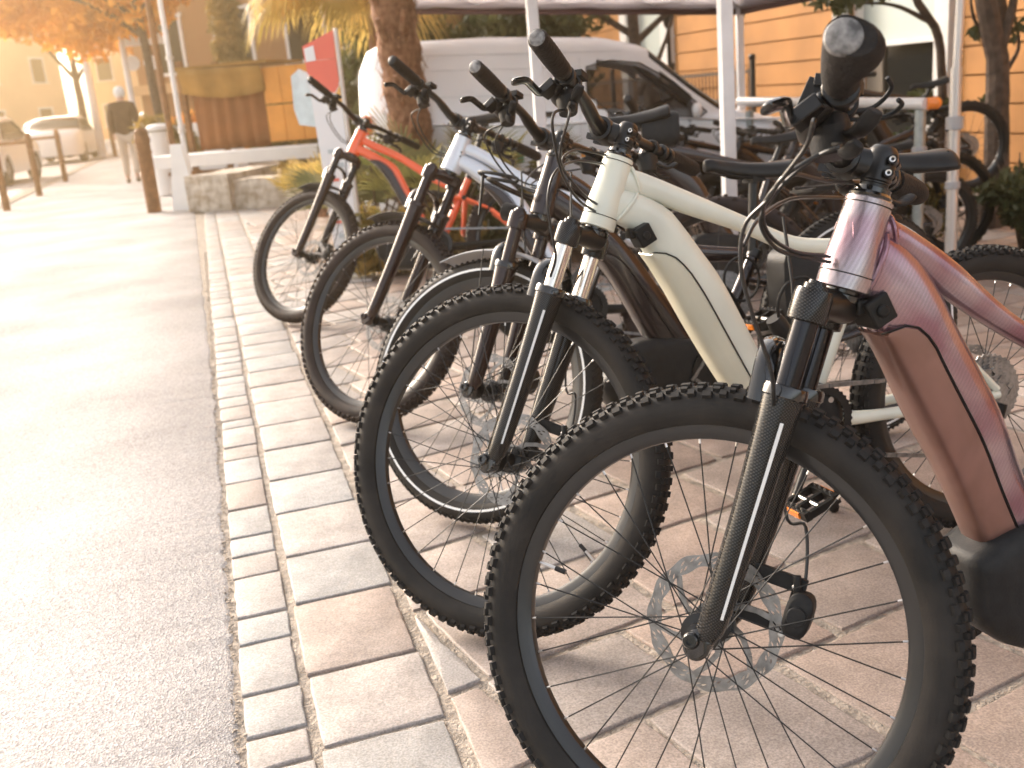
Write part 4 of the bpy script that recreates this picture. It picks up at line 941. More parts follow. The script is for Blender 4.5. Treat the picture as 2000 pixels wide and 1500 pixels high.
def wall_box(name, label, cat, a, b, th, h, m, capm=None, group=None, n=1, rough=0):
    a = V((*a, 0)); b = V((*b, 0)); d = (b-a); L_ = d.length; d.normalize(); root = empty(name, (a.x, a.y, 0), math.atan2(d.y, d.x)); tag(root, label, cat, group)
    R_ = random.Random(5); mb = MB(); nx = max(2, int(L_/.07)); nz = max(2, int(h/.07)); pts = {}
    rings = []
    for i in range(nx+1):
        x = L_*i/nx; ring = []
        prof = [(0, z*h/nz) for z in range(nz+1)] + [(th*k/4, h) for k in range(1, 5)] + [(th, z*h/nz) for z in range(nz-1, -1, -1)]
        for (y, z) in prof:
            q = V((x, y, z)); k = rough*(noise.noise(q*5 + V((3, 1, 2)))*1.2 + noise.noise(q*14)*.6)
            ring.append(q + V((k if i in (0, nx) else 0, -k if y == 0 else (k if y == th else 0), k*.5 if z == h else 0)))
        rings.append(ring)
    mb.loft(rings); mb.build('masonry', M[m], root, angle=60)
    if capm:
        mb = MB(); mb.box((L_/2, th/2, h+.03), (L_+.04, th+.05, .05)); mb.build('coping', M[capm], root, bevel=.01)
    return root
wall_box('stone_wall', 'rough rubble end block of the low wall beside the footpath', 'wall', (-3.6, 12.40), (-3.05, 12.20), 1.1, .42, 'rubble', rough=.03)
wall_box('stone_wall', 'low rubble wall running behind the orange bike, darker foot and pale top', 'wall', (-3.02, 12.28), (-.7, 11.5), .5, .34, 'rubble', rough=.03)
wall_box('parapet', 'low white parapet on the footpath behind the thick bollard', 'wall', (-6.4, 21.2), (-4.9, 20.6), .3, .95, 'white_wall')
def cone_panel():
    root = empty('advert_board', (-3.75, 12.75, 0), rad(-18)); tag(root, 'white leaning board at the footpath end of the rubble wall', 'board')
    mb = MB(); mb.loft([[(-.16, -.02, .0), (.20, -.02, .0), (.20, .03, .0), (-.16, .03, .0)], [(-.10, .05, .78), (.05, .05, .78), (.05, .08, .78), (-.10, .08, .78)]]); mb.build('panel', M['white_wall'], root, bevel=.006)
    mb = MB(); mb.tube([(0, .08, .7), (.05, .35, 0)], .012, 8); mb.build('prop', M['post_white'], root)
cone_panel()
def bin_():
    root = empty('litter_bin', (-4.75, 15.5, 0)); tag(root, 'white cylindrical litter bin behind the leaning board', 'litter bin')
    mb = MB(); mb.lathe((0, 0, 0), (0, 0, 1), (1, 0, 0), [(.13, 0), (.15, .02), (.15, .9), (.155, .91)], 28); mb.build('body', M['white_wall'], root)
    mb = MB(); mb.lathe((0, 0, .93), (0, 0, 1), (1, 0, 0), [(.165, 0), (.165, .05), (.13, .08), (.05, .09), (0, .09)], 28); mb.build('lid', M['white_wall'], root)
bin_()
def stall():
    root = empty('market_stall', (-3.9, 14.6, 0), rad(-14)); tag(root, 'wooden stall with brown hanging cover and orange side boards behind the low wall', 'market stall')
    mb = MB(); rings = []                                   # hanging brown cover with soft folds
    for i in range(40):
        x = -.05 + 1.05*i/39; rings.append([V((x, .02*math.sin(i*.9) + .02*noise.noise(V((i*.3, z*2, 0))), z)) for z in [.62 + 1.0*k/8 for k in range(9)]])
    vs = [p for r in rings for p in r]; mb.add(vs, [(i*9+k, (i+1)*9+k, (i+1)*9+k+1, i*9+k+1) for i in range(39) for k in range(8)]); mb.build('cover', M['kiosk_brown'], root, solid=.01)
    mb = MB(); rings = []
    for i in range(40):
        t = i/39; x = -.15 + 1.2*t; sag = .05*math.sin(t*PI*.9)
        rings.append([V((x, -.10 - .03*math.cos(k) + .02*math.sin(i*.5), 1.68 - k*.075 - sag*(k/4)**1.5*1.6 - .03*t)) for k in range(5)] )
    vs = [p for r in rings for p in r]; mb.add(vs, [(i*5+k, (i+1)*5+k, (i+1)*5+k+1, i*5+k+1) for i in range(39) for k in range(4)])
    mb.box((.45, .5, 1.70), (1.35, 1.2, .03)); mb.build('awning', M['kiosk_awning'], root, solid=.012)
    for k, (z0, z1, col) in enumerate(((.66, 1.14, 'kiosk_orange'), (1.15, 1.62, 'kiosk_orange'))):
        mb = MB(); 
        for j in range(3): mb.box((1.02+.25*j+.12, -.03, (z0+z1)/2), (.243, .03, z1-z0-.01))
        mb.build('side_board', M[col], root, bevel=.004)
    mb = MB(); mb.box((.75, -.42, .585), (2.35, .42, .05)); mb.box((.75, -.64, .53), (2.35, .03, .16)); mb.build('counter', M['white_wall'], root, bevel=.006)
    mb = MB(); mb.box((.75, -.40, .36), (2.2, .05, .05))
    for x in (-.3, .1, .5, .9, 1.3, 1.8): mb.box((x, -.40, .2), (.04, .04, .4))
    mb.build('trestle', M['wood_post'], root)
    for x, y in ((-.2, .0), (2.0, .0), (-.2, 1.0), (2.0, 1.0)):
        mb = MB(); mb.box((x, y+.05, .9), (.07, .07, 1.8)); mb.build('post', M['wood_post'], root)
stall()
def banner():
    root = empty('banner', (-.87, 6.60, 0)); root.scale = (.84, 1, .965); tag(root, 'tall upright banner with red slanted top and white lower panel on a metal post', 'banner')
    mb = MB(); mb.tube([(0, 0, 0), (0, 0, 1.58)], .017, 14); mb.build('post', M['silver_pole'], root)
    mb = MB(); mb.box((-.09, -.02, .012), (.30, .22, .02)); mb.build('foot', M['silver_pole'], root, bevel=.004)
    def panel(poly, y, m, nm, th=.006):
        mb = MB(); mb.loft([[(x, y, z) for x, z in poly], [(x, y+th, z) for x, z in poly]]); return mb.build(nm, M[m], root, smooth=False)
    panel([(-.02, .03), (-.205, .03), (-.215, .60), (-.24, 1.32), (-.10, 1.205), (-.02, 1.24)], -.004, 'ban_white', 'lower_panel')
    panel([(-.02, 1.245), (-.06, 1.195), (-.12, 1.22), (-.238, 1.33), (-.245, 1.40), (-.02, 1.40)], -.006, 'ban_red', 'middle_panel')
    panel([(-.02, 1.402), (-.246, 1.402), (-.25, 1.49), (-.02, 1.57)], -.006, 'ban_red', 'top_panel')
    panel([(-.018, 1.10), (-.08, 1.15), (-.018, 1.24)], -.012, 'ban_yellow', 'yellow_corner')
    panel([(-.165, 1.40), (-.236, 1.395), (-.24, 1.475), (-.17, 1.49)], -.012, 'ban_white', 'white_emblem')
    R_ = random.Random(4)
    for k in range(9):
        z = .12+.09*k; x = -.19 + R_.uniform(0, .03); w = R_.uniform(.04, .14); mb = MB(); mb.box((x+w/2, -.008, z), (w, .004, R_.uniform(.01, .035))); mb.build('print', M['ban_grey' if k % 3 else 'ban_red'], root, smooth=False)
    mb = MB(); mb.lathe((-.012, -.01, 1.25), (0, 1, 0), (1, 0, 0), [(0, 0), (.012, 0), (.014, .01), (.014, .03)], 12); mb.lathe((-.012, -.01, .5), (0, 1, 0), (1, 0, 0), [(0, 0), (.012, 0), (.014, .01), (.014, .03)], 12); mb.build('clip', M['silver_pole'], root)
    mb = MB(); mb.loft([[(-.235, .02, 1.0), (-.35, .02, 1.02), (-.375, .02, 1.12), (-.365, .02, 1.32), (-.30, .02, 1.36), (-.235, .02, 1.33)], [(-.235, .028, 1.0), (-.35, .028, 1.02), (-.375, .028, 1.12), (-.365, .028, 1.32), (-.30, .028, 1.36), (-.235, .028, 1.33)]])
    mb.build('side_card', mat('card_blue_white', (.62, .72, .74), .5, var=.12, scale=12), root, smooth=False)
banner()

# ---- person walking away
def person():
    root = empty('person', (-6.57, 19.5, 0), rad(12)); tag(root, 'person in brown jacket and beige trousers walking away along the footpath, head down', 'person')
    def skinned(nm, verts, edges, radii, m, parent, sub=2):
        me = bpy.data.meshes.new(nm); me.from_pydata(verts, edges, []); o = bpy.data.objects.new(nm, me); C.objects.link(o); o.parent = parent; me.materials.append(m)
        sk = o.modifiers.new('skin', 'SKIN'); sk.use_smooth_shade = True
        for i, r in enumerate(radii): me.skin_vertices[0].data[i].radius = (r, r) if not isinstance(r, tuple) else r
        me.skin_vertices[0].data[0].use_root = True
        q = o.modifiers.new('sub', 'SUBSURF'); q.levels = sub; q.render_levels = sub; return o
    v = [(0, 0, .90), (0, 0, 1.05), (0, .03, 1.22), (0, .05, 1.36), (0, .07, 1.44), (0, .10, 1.52), (0, .12, 1.60),
         (-.16, .05, 1.35), (-.22, .02, 1.10), (-.20, .10, .86), (.16, .05, 1.35), (.23, -.02, 1.10), (.22, -.02, .86),
         (-.09, .0, .86), (-.10, .10, .48), (-.10, .02, .09), (-.10, .13, .04), (.09, 0, .86), (.10, -.02, .47), (.10, -.20, .13), (.10, -.12, .05),
         (-.20, .13, .78), (.22, .0, .78)]
    e = [(0, 1), (1, 2), (2, 3), (3, 4), (4, 5), (5, 6), (3, 7), (7, 8), (8, 9), (9, 21), (3, 10), (10, 11), (11, 12), (12, 22), (0, 13), (13, 14), (14, 15), (15, 16), (0, 17), (17, 18), (18, 19), (19, 20)]
    r = [(.13, .10), (.13, .10), (.14, .11), (.12, .10), .05, (.07, .08), (.075, .085), .055, .042, .03, .055, .042, .03, .085, .055, .04, .035, .085, .055, .04, .035, .032, .032]
    body = skinned('body', v, e, r, M['skin'], root); KIDS.setdefault('person', [])
    j = [(0, 0, .72), (0, 0, 1.0), (0, .03, 1.2), (0, .05, 1.38), (-.17, .05, 1.36), (-.23, .02, 1.10), (-.21, .10, .88), (.17, .05, 1.36), (.24, -.02, 1.10), (.23, -.02, .88), (0, .06, 1.43)]
    skinned('jacket', j, [(0, 1), (1, 2), (2, 3), (3, 4), (4, 5), (5, 6), (3, 7), (7, 8), (8, 9), (3, 10)], [(.19, .15), (.17, .14), (.18, .145), (.15, .13), .085, .068, .05, .085, .068, .05, .09], M['jacket'], body)
    t = [(0, 0, .88), (-.09, .0, .82), (-.10, .10, .48), (-.10, .02, .12), (.09, 0, .82), (.10, -.02, .47), (.10, -.20, .16)]
    skinned('trousers', t, [(0, 1), (1, 2), (2, 3), (0, 4), (4, 5), (5, 6)], [(.14, .12), .10, .075, .06, .10, .075, .06], M['trouser'], body)
    mb = MB(); mb.sphere((0, .11, 1.60), .112, 18, sc=(.9, 1, 1.05)); mb.build('hair', M['hair'], body)
    for s, y, z in ((-.10, .06, .045), (.10, -.15, .06)):
        mb = MB(); mb.sphere((s, y, z), .06, 14, sc=(.75, 2.1, .7)); mb.build('shoe', M['shoe'], body)
person()

# ---- vehicles: one lofted body with real window openings
def vehicle(name, label, cat, loc, yaw, pitch, L_, Wd, top, side_win, glass_x, paint, wheels, wr, group=None, sc=1., belt=1.0, tumble=.16, low=False, extra=None, bottom=.24):
    root = empty(name, loc); root.rotation_euler = (0, pitch, yaw); root.scale = (sc,)*3; tag(root, label, cat, group)
    xs = sorted(set([round(L_*i/(44 if not low else 26), 3) for i in range((44 if not low else 26)+1)]))
    def T(x):
        for (a, za), (b, zb) in zip(top, top[1:]):
            if a <= x <= b: return za + (zb-za)*(x-a)/(b-a)
        return top[-1][1]
    def w(x, z):
        e = min(x, L_-x); k = 1 - .26*max(0, 1-e/.45)**2.2; k *= 1 - .03*max(0, (.5-z))
        return Wd/2*k - max(0, z-belt)*tumble
    nz = 16 if not low else 12; rings = []
    for x in xs:
        t = T(x); ring = []; rr_ = .12
        for i in range(nz+1):
            z = bottom + (t-rr_-bottom)*i/nz; ring.append((x, -w(x, z), z))
        wt_ = w(x, t-rr_)
        for a in (20, 45, 70): ring.append((x, -(wt_-rr_*1.1) - rr_*1.1*math.cos(rad(a)), t-rr_+rr_*math.sin(rad(a))))
        for f in (-.5, 0, .5): ring.append((x, f*(wt_-rr_), t + .02*(1-abs(f))))
        ring += [(p[0], -p[1], p[2]) for p in ring[:nz+4][::-1]]
        rings.append(ring)
    n = len(rings[0]); vs = [V(p) for r in rings for p in r]; fs = []; mi = []
    def inside(x, z, poly):
        c = False
        for i in range(len(poly)):
            (x1, z1), (x2, z2) = poly[i], poly[i-1]
            if (z1 > z) != (z2 > z) and x < (x2-x1)*(z-z1)/(z2-z1)+x1: c = not c
        return c
    glass = MB()
    for i in range(len(xs)-1):
        for k in range(n):
            l = (k+1) % n; f = (i*n+k, i*n+l, (i+1)*n+l, (i+1)*n+k); c = sum((vs[q] for q in f), V((0, 0, 0)))/4
            isside = k < nz+1 or k > n-nz-3
            if isside and any(inside(c.x, c.z, p) for p in side_win): continue
            if any((c.x-a)**2 + (c.z-wr)**2 < (wr*1.16)**2 for a in wheels) and isside: continue
            g = 0
            for (g0, g1, zmin) in glass_x:
                if g0 < c.x < g1 and nz < k < n-nz-2 and c.z > zmin: g = 1
            fs.append(f); mi.append(g)
    mb = MB(); mb.v = vs; mb.f = fs; mb.m = mi
    mb.f += [tuple(range(n-1, -1, -1)), tuple((len(xs)-1)*n+k for k in range(n))]; mb.m += [0, 0]
    body = mb.build('body', [paint, M['glass_dark']], root, angle=50)
    for poly in side_win:
        for s in (-1, 1):
            pp = []
            for a, b in zip(poly, poly[1:]+poly[:1]):
                for t in range(4): q = (a[0]+(b[0]-a[0])*t/4, a[1]+(b[1]-a[1])*t/4); pp.append(q)
            P_ = [V((x, s*(w(x, z)+.002), z)) for x, z in pp]; c = sum(P_, V((0, 0, 0)))/len(P_)
            mb = MB(); mb.add(P_+[c], [(k, (k+1) % len(P_), len(P_)) for k in range(len(P_))]); wn = mb.build('side_window', M['car_glass'], root, angle=80)
            mb = MB(); mb.tube([p+V((0, s*.004, 0)) for p in P_],   .013 if not low else .03, 8, closed=True, flat=.4); mb.build('window_frame', M['trim'], wn)
    for a in wheels:
        for s in (-1, 1):
            y = s*(Wd/2-.11); mb = MB()
            mb.lathe((a, y, wr), (0, 1, 0), (1, 0, 0), [(wr*.62, -.09), (wr*.93, -.10), (wr, -.07), (wr, .07), (wr*.93, .10), (wr*.62, .09)], 36); wh = mb.build('wheel', M['tyre_plain'], root)
            mb = MB(); mb.lathe((a, y+s*.085, wr), (0, s, 0), (1, 0, 0), [(0, .012), (wr*.15, .012), (wr*.18, 0), (wr*.5, -.01), (wr*.6, .004), (wr*.63, 0), (wr*.63, -.03)], 30)
            for k in range(8): an = k*PI/4; mb.box((a+math.cos(an)*wr*.38, y+s*.085, wr+math.sin(an)*wr*.38), (wr*.3, .02, .03), Matrix.Rotation(-an, 3, 'Y'))
            mb.build('rim', M['hubcap'], wh)
            mb = MB(); mb.tube([V((a+math.cos(t*PI/14)*wr*1.15, s*(w(a, .6)-.01), wr+math.sin(t*PI/14)*wr*1.15)) for t in range(15)], .03, 8); mb.build('wheel_arch', paint, root)
    if extra: extra(root, w, T)
    return root
gl = mat('car_glass', (.03, .02, .018), .05, spec=.7); gl.node_tree.nodes['Principled BSDF'].inputs['Alpha'].default_value = .45; M['car_glass'] = gl
def van_extra(root, w, T):
    def seam(nm, pts, r=.004, m='ban_grey'):
        mb = MB(); mb.tube([V((x, -w(x, z)-.001, z)) for x, z in pts], r, 6, flat=.5); mb.build(nm, M[m], root)
    seam('roof_gutter', [(x/10, 1.66-.004*x/10) for x in range(3, 25)], .005)
    seam('side_crease', [(x/10, 1.52) for x in range(6, 20)], .004)
    seam('slide_rail', [(x/10, 1.28) for x in range(6, 20)], .005)
    seam('door_seam', [(2.02, z/20) for z in range(8, 33)]); seam('door_seam', [(.62, z/20) for z in range(6, 33)]); seam('door_seam', [(3.0, z/20) for z in range(6, 21)])
    mb = MB(); mb.box((1.7, -w(1.7, 1.1)-.012, 1.1), (.18, .03, .05)); mb.build('door_handle', M['trim'], root, bevel=.008)
    mb = MB(); mb.tube([V((x/10, -w(x/10, 1.0)-.006, 1.02+.015*math.sin(x*.3))) for x in range(5, 40)], .035, 8, flat=.3); mb.build('shoulder_moulding', M['van_paint'], root)
    for i, x in enumerate((2.02, 2.14, 2.24, 2.34, 2.44)):
        mb = MB(); z = .66-.02*i; mb.add([V((x, -w(x, z)-.004, z)), V((x+.06, -w(x, z)-.004, z)), V((x+.06, -w(x, z)-.004, z+.12)), V((x, -w(x, z)-.004, z+.12))], [(0, 1, 2, 3)]); mb.build('stripe', M['bank_orange'], root, smooth=False)
    for i, x in enumerate((1.2, 1.32, 1.44)):
        mb = MB(); z = .66; mb.add([V((x, -w(x, z)-.004, z)), V((x+.06, -w(x, z)-.004, z)), V((x+.06, -w(x, z)-.004, z+.12)), V((x, -w(x, z)-.004, z+.12))], [(0, 1, 2, 3)]); mb.build('stripe', M['bank_green'], root, smooth=False)
    mb = MB(); mb.loft([[(x, -w(.1, 1)+dy, z) for x, z in ((.02, .95), (.13, .95), (.12, 1.12), (.04, 1.14))] for dy in (.02, -.05)]); mb.build('tail_lamp', M['lampred'], root, bevel=.01)
    mb = MB(); mb.sphere((3.12, -w(3.12, .85)-.006, .80), .022, 10, sc=(1, .5, 1)); mb.build('side_repeater', M['hubcap'], root)
    mb = MB(); mb.sphere((3.05, -w(3.05, 1.05)-.09, 1.10), .075, 14, sc=(.6, .9, 1)); mb.build('wing_mirror', M['van_paint'], root)
    for y in (-.42, .42):
        mb = MB(); mb.box((2.1, y, .95), (.16, .46, .75), Matrix.Rotation(rad(-12), 3, 'Y')); mb.box((2.0, y, 1.42), (.1, .26, .2)); mb.build('seat', M['trim'], root, bevel=.04)
    mb = MB(); mb.lathe((2.78, -.42, 1.12), (-.5, 0, 1), (0, 1, 0), [(.19, 0), (.17, .015), (.19, .03), (.205, .015), (.19, 0)], 24); mb.build('steering_wheel', M['trim'], root)
vehicle('delivery_van', 'white delivery van parked side-on behind the palm and the tent legs', 'van', (-1.06, 9.15, .05), rad(-1.0), rad(3.2), 4.15, 1.8,
        [(0, 1.55), (.08, 1.72), (.25, 1.79), (1.2, 1.82), (2.2, 1.79), (2.6, 1.70), (3.05, 1.33), (3.38, 1.10), (3.8, 1.02), (4.05, .86), (4.15, .62)],
        [[(2.08, 1.52), (2.08, 1.28), (2.32, 1.06), (3.10, 1.04), (3.16, 1.08), (2.86, 1.36), (2.56, 1.54), (2.3, 1.57)]], [(2.64, 3.3, 1.1)], M['van_paint'], (.75, 3.38), .31, extra=van_extra).scale = (.86, .92, .825)
CARTOP = [(0, .85), (.15, .98), (.5, 1.05), (1.0, 1.38), (1.5, 1.46), (2.2, 1.45), (2.9, 1.12), (3.3, .98), (3.9, .86), (4.1, .6)]
for i, (x, y, yw, lb) in enumerate(((-11.0, 22.0, 100, 'white car waiting on the road at the far left picture edge'), (-13.6, 33.5, 102, 'white car farther up the street behind the bollards'), (-16.6, 40, 100, 'small distant white car, leftmost of the parked ones up the street'), (-14.2, 46, 101, 'distant white car just left of the walking person'))):
    vehicle('parked_car', lb, 'car', (x, y, -.03), rad(yw), 0, 4.1, 1.7, CARTOP, [[(.75, .98), (1.1, 1.32), (2.15, 1.34), (2.75, 1.02), (2.6, .95)]], [(.55, 1.05, .9), (2.25, 2.95, .95)], M['car_paint'], (.75, 3.3), .31, 'white cars on the street', low=True, belt=.92, tumble=.3)

# ---- trees, buildings up the street
tree('glow_tinted_tree', 'street tree with orange glow in its leaf colour, whose brown trunk rises right of the thick bollard', 'tree', (-6.17, 20.45, 0), [(0, 0, 0), (-.05, 0, 1.5), (-.1, 0, 3.0), (-.2, 0, 4.4)],
     [[(-.1, 0, 2.6), (-1.0, .2, 3.2), (-2.2, .4, 3.7)], [(-.1, 0, 3), (.6, .3, 4), (1, .2, 4.6)], [(-.15, 0, 2.9), (-.9, -.5, 3.6), (-1.6, -.8, 4.4)]],
     [(-.9, 1.0, 3.2, .8), (-1.5, 1.6, 3.9, 1.4), (-2.4, 2.0, 3.6, 1.3), (-3.2, 2.4, 4.1, 1.2), (-.4, 1.8, 4.6, 1.3), (-1.6, 1, 5.0, 1.2), (-3.0, 1.0, 3.3, .7), (-.2, .3, 3.1, .75), (.35, .6, 3.7, .8), (-1.3, .4, 2.9, .6), (-2.2, 3.0, 3.0, .9)], 12000, .13, 'leaf_glow', r0=.085, r1=.07, seed=2)
for i, (x, y, s, lb) in enumerate(((-15, 40, 1.2, 'glow-tinted tree farther up the street, behind the pale lamp post'), (-12.5, 44, 1.0, 'glow-tinted tree up the street straight above the walking person'), (-23, 38, 1.1, 'glow-tinted tree cut by the left picture edge across the road'))):
    tree('street_tree', lb, 'tree', (x, y, 0), [(0, 0, 0), (.1, 0, 2), (0, 0, 4*s)], [[(0, 0, 2.5), (1, .3, 4), (1.6, .3, 4.8)], [(0, 0, 2.8), (-1, .3, 4), (-1.7, .3, 4.9)]],
         [(0, 0, 5*s, 1.9*s), (1.2, .5, 4.4*s, 1.3*s), (-1.4, .5, 4.6*s, 1.4*s), (.3, .2, 6.3*s, 1.5*s)], 4200, .26, 'leaf_glow', 'trees up the street', r0=.16, r1=.1, seed=20+i)
tree('cypress', 'narrow dark cypress standing against the brown building', 'tree', (-6.1, 26.5, 0), [(0, 0, 0), (0, 0, 3), (0, 0, 6)], [], [(0, 0, .8+.45*k, .52-.018*k) for k in range(14)], 6000, .12, 'leaf_hedge', r0=.12, r1=.04, seed=31)
for i, (x, y, r, h, lf, lb) in enumerate(((-4.9, 16.6, .6, 1.3, 'leaf_hedge', 'ochre-leaved shrub behind the white bin'), (-3.4, 17.5, .9, 1.6, 'leaf_hedge', 'wide ochre hedge plant above the stall awning, left one'), (-2.3, 17.2, .9, 1.5, 'leaf_hedge', 'wide ochre hedge plant above the stall awning, right one'), (-6.3, 24.5, .9, 1.1, 'leaf_glow', 'low glow-tinted shrub behind the white parapet'))):
    shrub(lb, x, y, r, h, 2600, .09, lf, 40+i, 'shrubs along the footpath')
def building(name, label, a, b, depth, h, m, band=None, rows=0, cols=0, z0=.8, wm='glass_dark', group=None, fl=3.0, ww=1.1, wh=1.5):
    a = V((*a, 0)); b = V((*b, 0)); d = (b-a); L_ = d.length; root = empty(name, (a.x, a.y, 0), math.atan2(d.y, d.x)); tag(root, label, 'building', group)
    mb = MB(); mb.box((L_/2, depth/2, h/2), (L_, depth, h)); mb.build('wall', M[m], root, smooth=False)
    mb = MB(); mb.box((L_/2, depth/2, h+.2), (L_+.8, depth+.8, .4)); mb.build('roof', M['facade_b' if m != 'facade_b' else 'facade_c'], root, smooth=False)
    if band:
        for r in range(rows+1): mb = MB(); mb.box((L_/2, -.2, z0-.35+r*fl), (L_, .5, .25)); mb.build('ledge', M[band], root, smooth=False)
    for r in range(rows):
        for c in range(cols):
            x = L_*(c+.5)/cols; z = z0+wh/2+r*fl; mb = MB()
            for q in ((-ww/2, 0, .08, wh), (ww/2, 0, .08, wh)): mb.box((x+q[0], -.03, z), (q[2], .08, q[3]))
            mb.box((x, -.03, z+wh/2), (ww+.16, .082, .1)); mb.box((x, -.06, z-wh/2), (ww+.24, .16, .08)); wf = mb.build('window', M['white_wall'], root, smooth=False)
            mb = MB(); mb.box((x, -.012, z), (ww-.08, .02, wh-.08)); mb.build('pane', M[wm], wf, smooth=False)
    return root
building('terrace_house', 'brown building with long horizontal ledges high behind the stall', (-9.5, 30), (-1.5, 27.4), 8, 9, 'facade_b', 'facade_c', 3, 4, z0=2.2, fl=2.6)
building('apartment_block', 'pale hazy apartment block across the road at far left', (-34, 52), (-27, 70), 12, 12, 'facade_a', None, 4, 5, group='hazy blocks up the street')
building('apartment_block', 'pale hazy apartment block closing the street behind the walking person', (-27, 74), (-12, 72), 12, 10, 'facade_a', None, 3, 5, group='hazy blocks up the street')
building('apartment_block', 'cream block behind the sign post and the glow-tinted tree', (-12.5, 47), (-8.5, 34), 10, 9, 'facade_a', None, 3, 4, group='hazy blocks up the street')

# ---- palms and planting bed in the middle
def bed(name, cx, cy, rx, ry, seed):
    mb = MB(); R_ = random.Random(seed); rings = []
    for k in (1.0, .85, .6, .3, .05):
        rings.append([V((cx+math.cos(a*PI/16)*rx*k*(1+.08*math.sin(a*1.7)), cy+math.sin(a*PI/16)*ry*k*(1+.08*math.cos(a*2.1)), 0)) for a in range(32)])
    for r, z in zip(rings, (0.0, .03, .06, .07, .07)):
        for p in r: p.z = gz(p.x, p.y)+.004+z + .02*noise.noise(p*6)*(z > .02)
    mb.loft(rings); struct(mb.build(name, M['soil']))
bed('planting_bed', -.35, 8.0, 1.15, .95, 1)
def palm_trunk():
    root = empty('palm_tree', (-.60, 8.1, 0)); tag(root, 'palm with thick shaggy brown trunk standing before the white van', 'palm tree')
    mb = MB(); R_ = random.Random(8); P_ = [V((.02-.11*t*t - .04*t, 0, 3.4*t)) for t in [i/60 for i in range(61)]]
    mb.tube(P_, [.165+.012*math.sin(i*1.3)+.01*noise.noise(V((i*.4, 0, 0))) - .02*(i/60) + (.03 if i < 4 else 0) for i in range(61)], 26); mb.build('trunk', M['palm_bark'], root)
    mb = MB()
    for k in range(620):
        z = R_.uniform(.05, 3.3); a = R_.uniform(0, 6.3); t = z/3.4; c = V((.02-.11*t*t-.04*t, 0, z)); d = V((math.cos(a), math.sin(a), 0)); r = .15
        l = R_.uniform(.05, .12); q = c+d*r; s_ = V((-d.y, d.x, 0))*R_.uniform(.008, .022); tip = q+d*R_.uniform(.02, .06)+V((0, 0, l*R_.choice((1, 1, -1))))
        mb.add([q-s_, q+s_, tip+s_*.4, tip-s_*.4], [(0, 1, 2, 3)])
    for (z, a) in ((2.15, -1.9), (1.95, -1.5), (1.55, -1.2), (1.5, -2.1), (1.1, -1.7), (1.75, -2.4), (.8, -1.3)):
        d = V((math.cos(a), math.sin(a), 0)); c = V((-.02, 0, z))+d*.15; mb.tube([c, c+d*.05+V((0, 0, .07)), c+d*.08+V((0, 0, .15))], [.03, .028, .02], 10)
    mb.build('leaf_bases', M['palm_bark'], root, smooth=False)
    mb = MB()
    for k in range(26):
        a = 2*PI*k/26+R_.uniform(-.1, .1); el = R_.uniform(-.3, 1.0); fan_leaf(mb, (-.13, 0, 3.4), (math.cos(a), math.sin(a), el), .7, .65, R_, 24, 190, .5)
    mb.build('crown', [M['palm_bark'], M['frond']], root, smooth=False)
palm_trunk()
def palm2():
    root = empty('palm_tree', (-1.02, 11.4, 0)); tag(root, 'palm with drooping golden fan fronds above the red banner', 'palm tree')
    mb = MB(); R_ = random.Random(18); mb.tube([V((0, 0, 2.5*t)) for t in [i/30 for i in range(31)]], [.15+.012*math.sin(i*1.7) for i in range(31)], 20); mb.build('trunk', M['palm_bark'], root)
    mb = MB()
    for k in range(60):
        a = 2*PI*k/60*3.7; el = R_.uniform(-.45, 1.1); fan_leaf(mb, (-.25, 0, 2.35), (math.cos(a), math.sin(a), el), R_.uniform(.4, .75), R_.uniform(.5, .7), R_, 26, 200, .6)
    mb.build('crown', [M['palm_bark'], M['frond']], root, smooth=False)
palm2()
def fan_bush(x, y, n, pl, R, label, seed, m='frond_green', lean_=(0, 0)):
    root = empty('fan_palm', (x, y, gz(x, y))); tag(root, label, 'fan palm', 'young fan palms in the planting bed'); R_ = random.Random(seed)
    mb = MB()
    for k in range(n):
        a = 2*PI*k/n*2.6+R_.uniform(-.2, .2); el = R_.uniform(.3, 2.2); fan_leaf(mb, (0, 0, .08), (math.cos(a)+lean_[0], math.sin(a)+lean_[1], el), pl*R_.uniform(.6, 1.15), R*R_.uniform(.8, 1.1), R_, 18, 150, .12)
    mb.build('fronds', [M['bark'], M[m]], root, smooth=False)
    mb = MB(); mb.tube([(0, 0, 0), (0, 0, .12)], [.06, .045], 12); mb.build('stump', M['palm_bark'], root)
fan_bush(-.85, 7.4, 18, .62, .40, 'young fan palm left of the palm trunk, just above the orange bike', 1, lean_=(.35, .1))
fan_bush(-.35, 7.2, 18, .75, .40, 'young fan palm right before the palm trunk', 2)
fan_bush(.1, 7.9, 18, .7, .40, 'young fan palm behind the second and third handlebars', 3)
fan_bush(-1.05, 8.3, 12, .5, .42, 'young fan palm behind the banner post', 4)
fan_bush(-1.75, 10.6, 12, .35, .40, 'young fan palm between rubble wall and banner', 6, 'frond')
for i, (x, y, r, h, lf, lb) in enumerate(((-.35, 6.9, .28, .45, 'leaf_hedge', 'small leafy shrub behind the silver bike wheel'), (-.75, 6.7, .3, .4, 'leaf_hedge', 'low ochre-green shrub behind the orange frame'), (.15, 7.2, .35, .6, 'leaf', 'dark green shrub under the silver frame'), (.45, 8.0, .35, .55, 'leaf_hedge', 'ochre-green shrub against the van side'))):
    shrub(lb, x, y, r, h, 1500, .05, lf, 60+i, 'small shrubs in the planting bed')
shrub('dark hedge rising behind the roof of the white van', .3, 13.3, 1.5, 2.6, 9000, .1, 'leaf', 71)
shrub('second dark hedge clump behind the left end of the van roof', -1.5, 13.6, 1.2, 2.4, 6000, .1, 'leaf', 72)
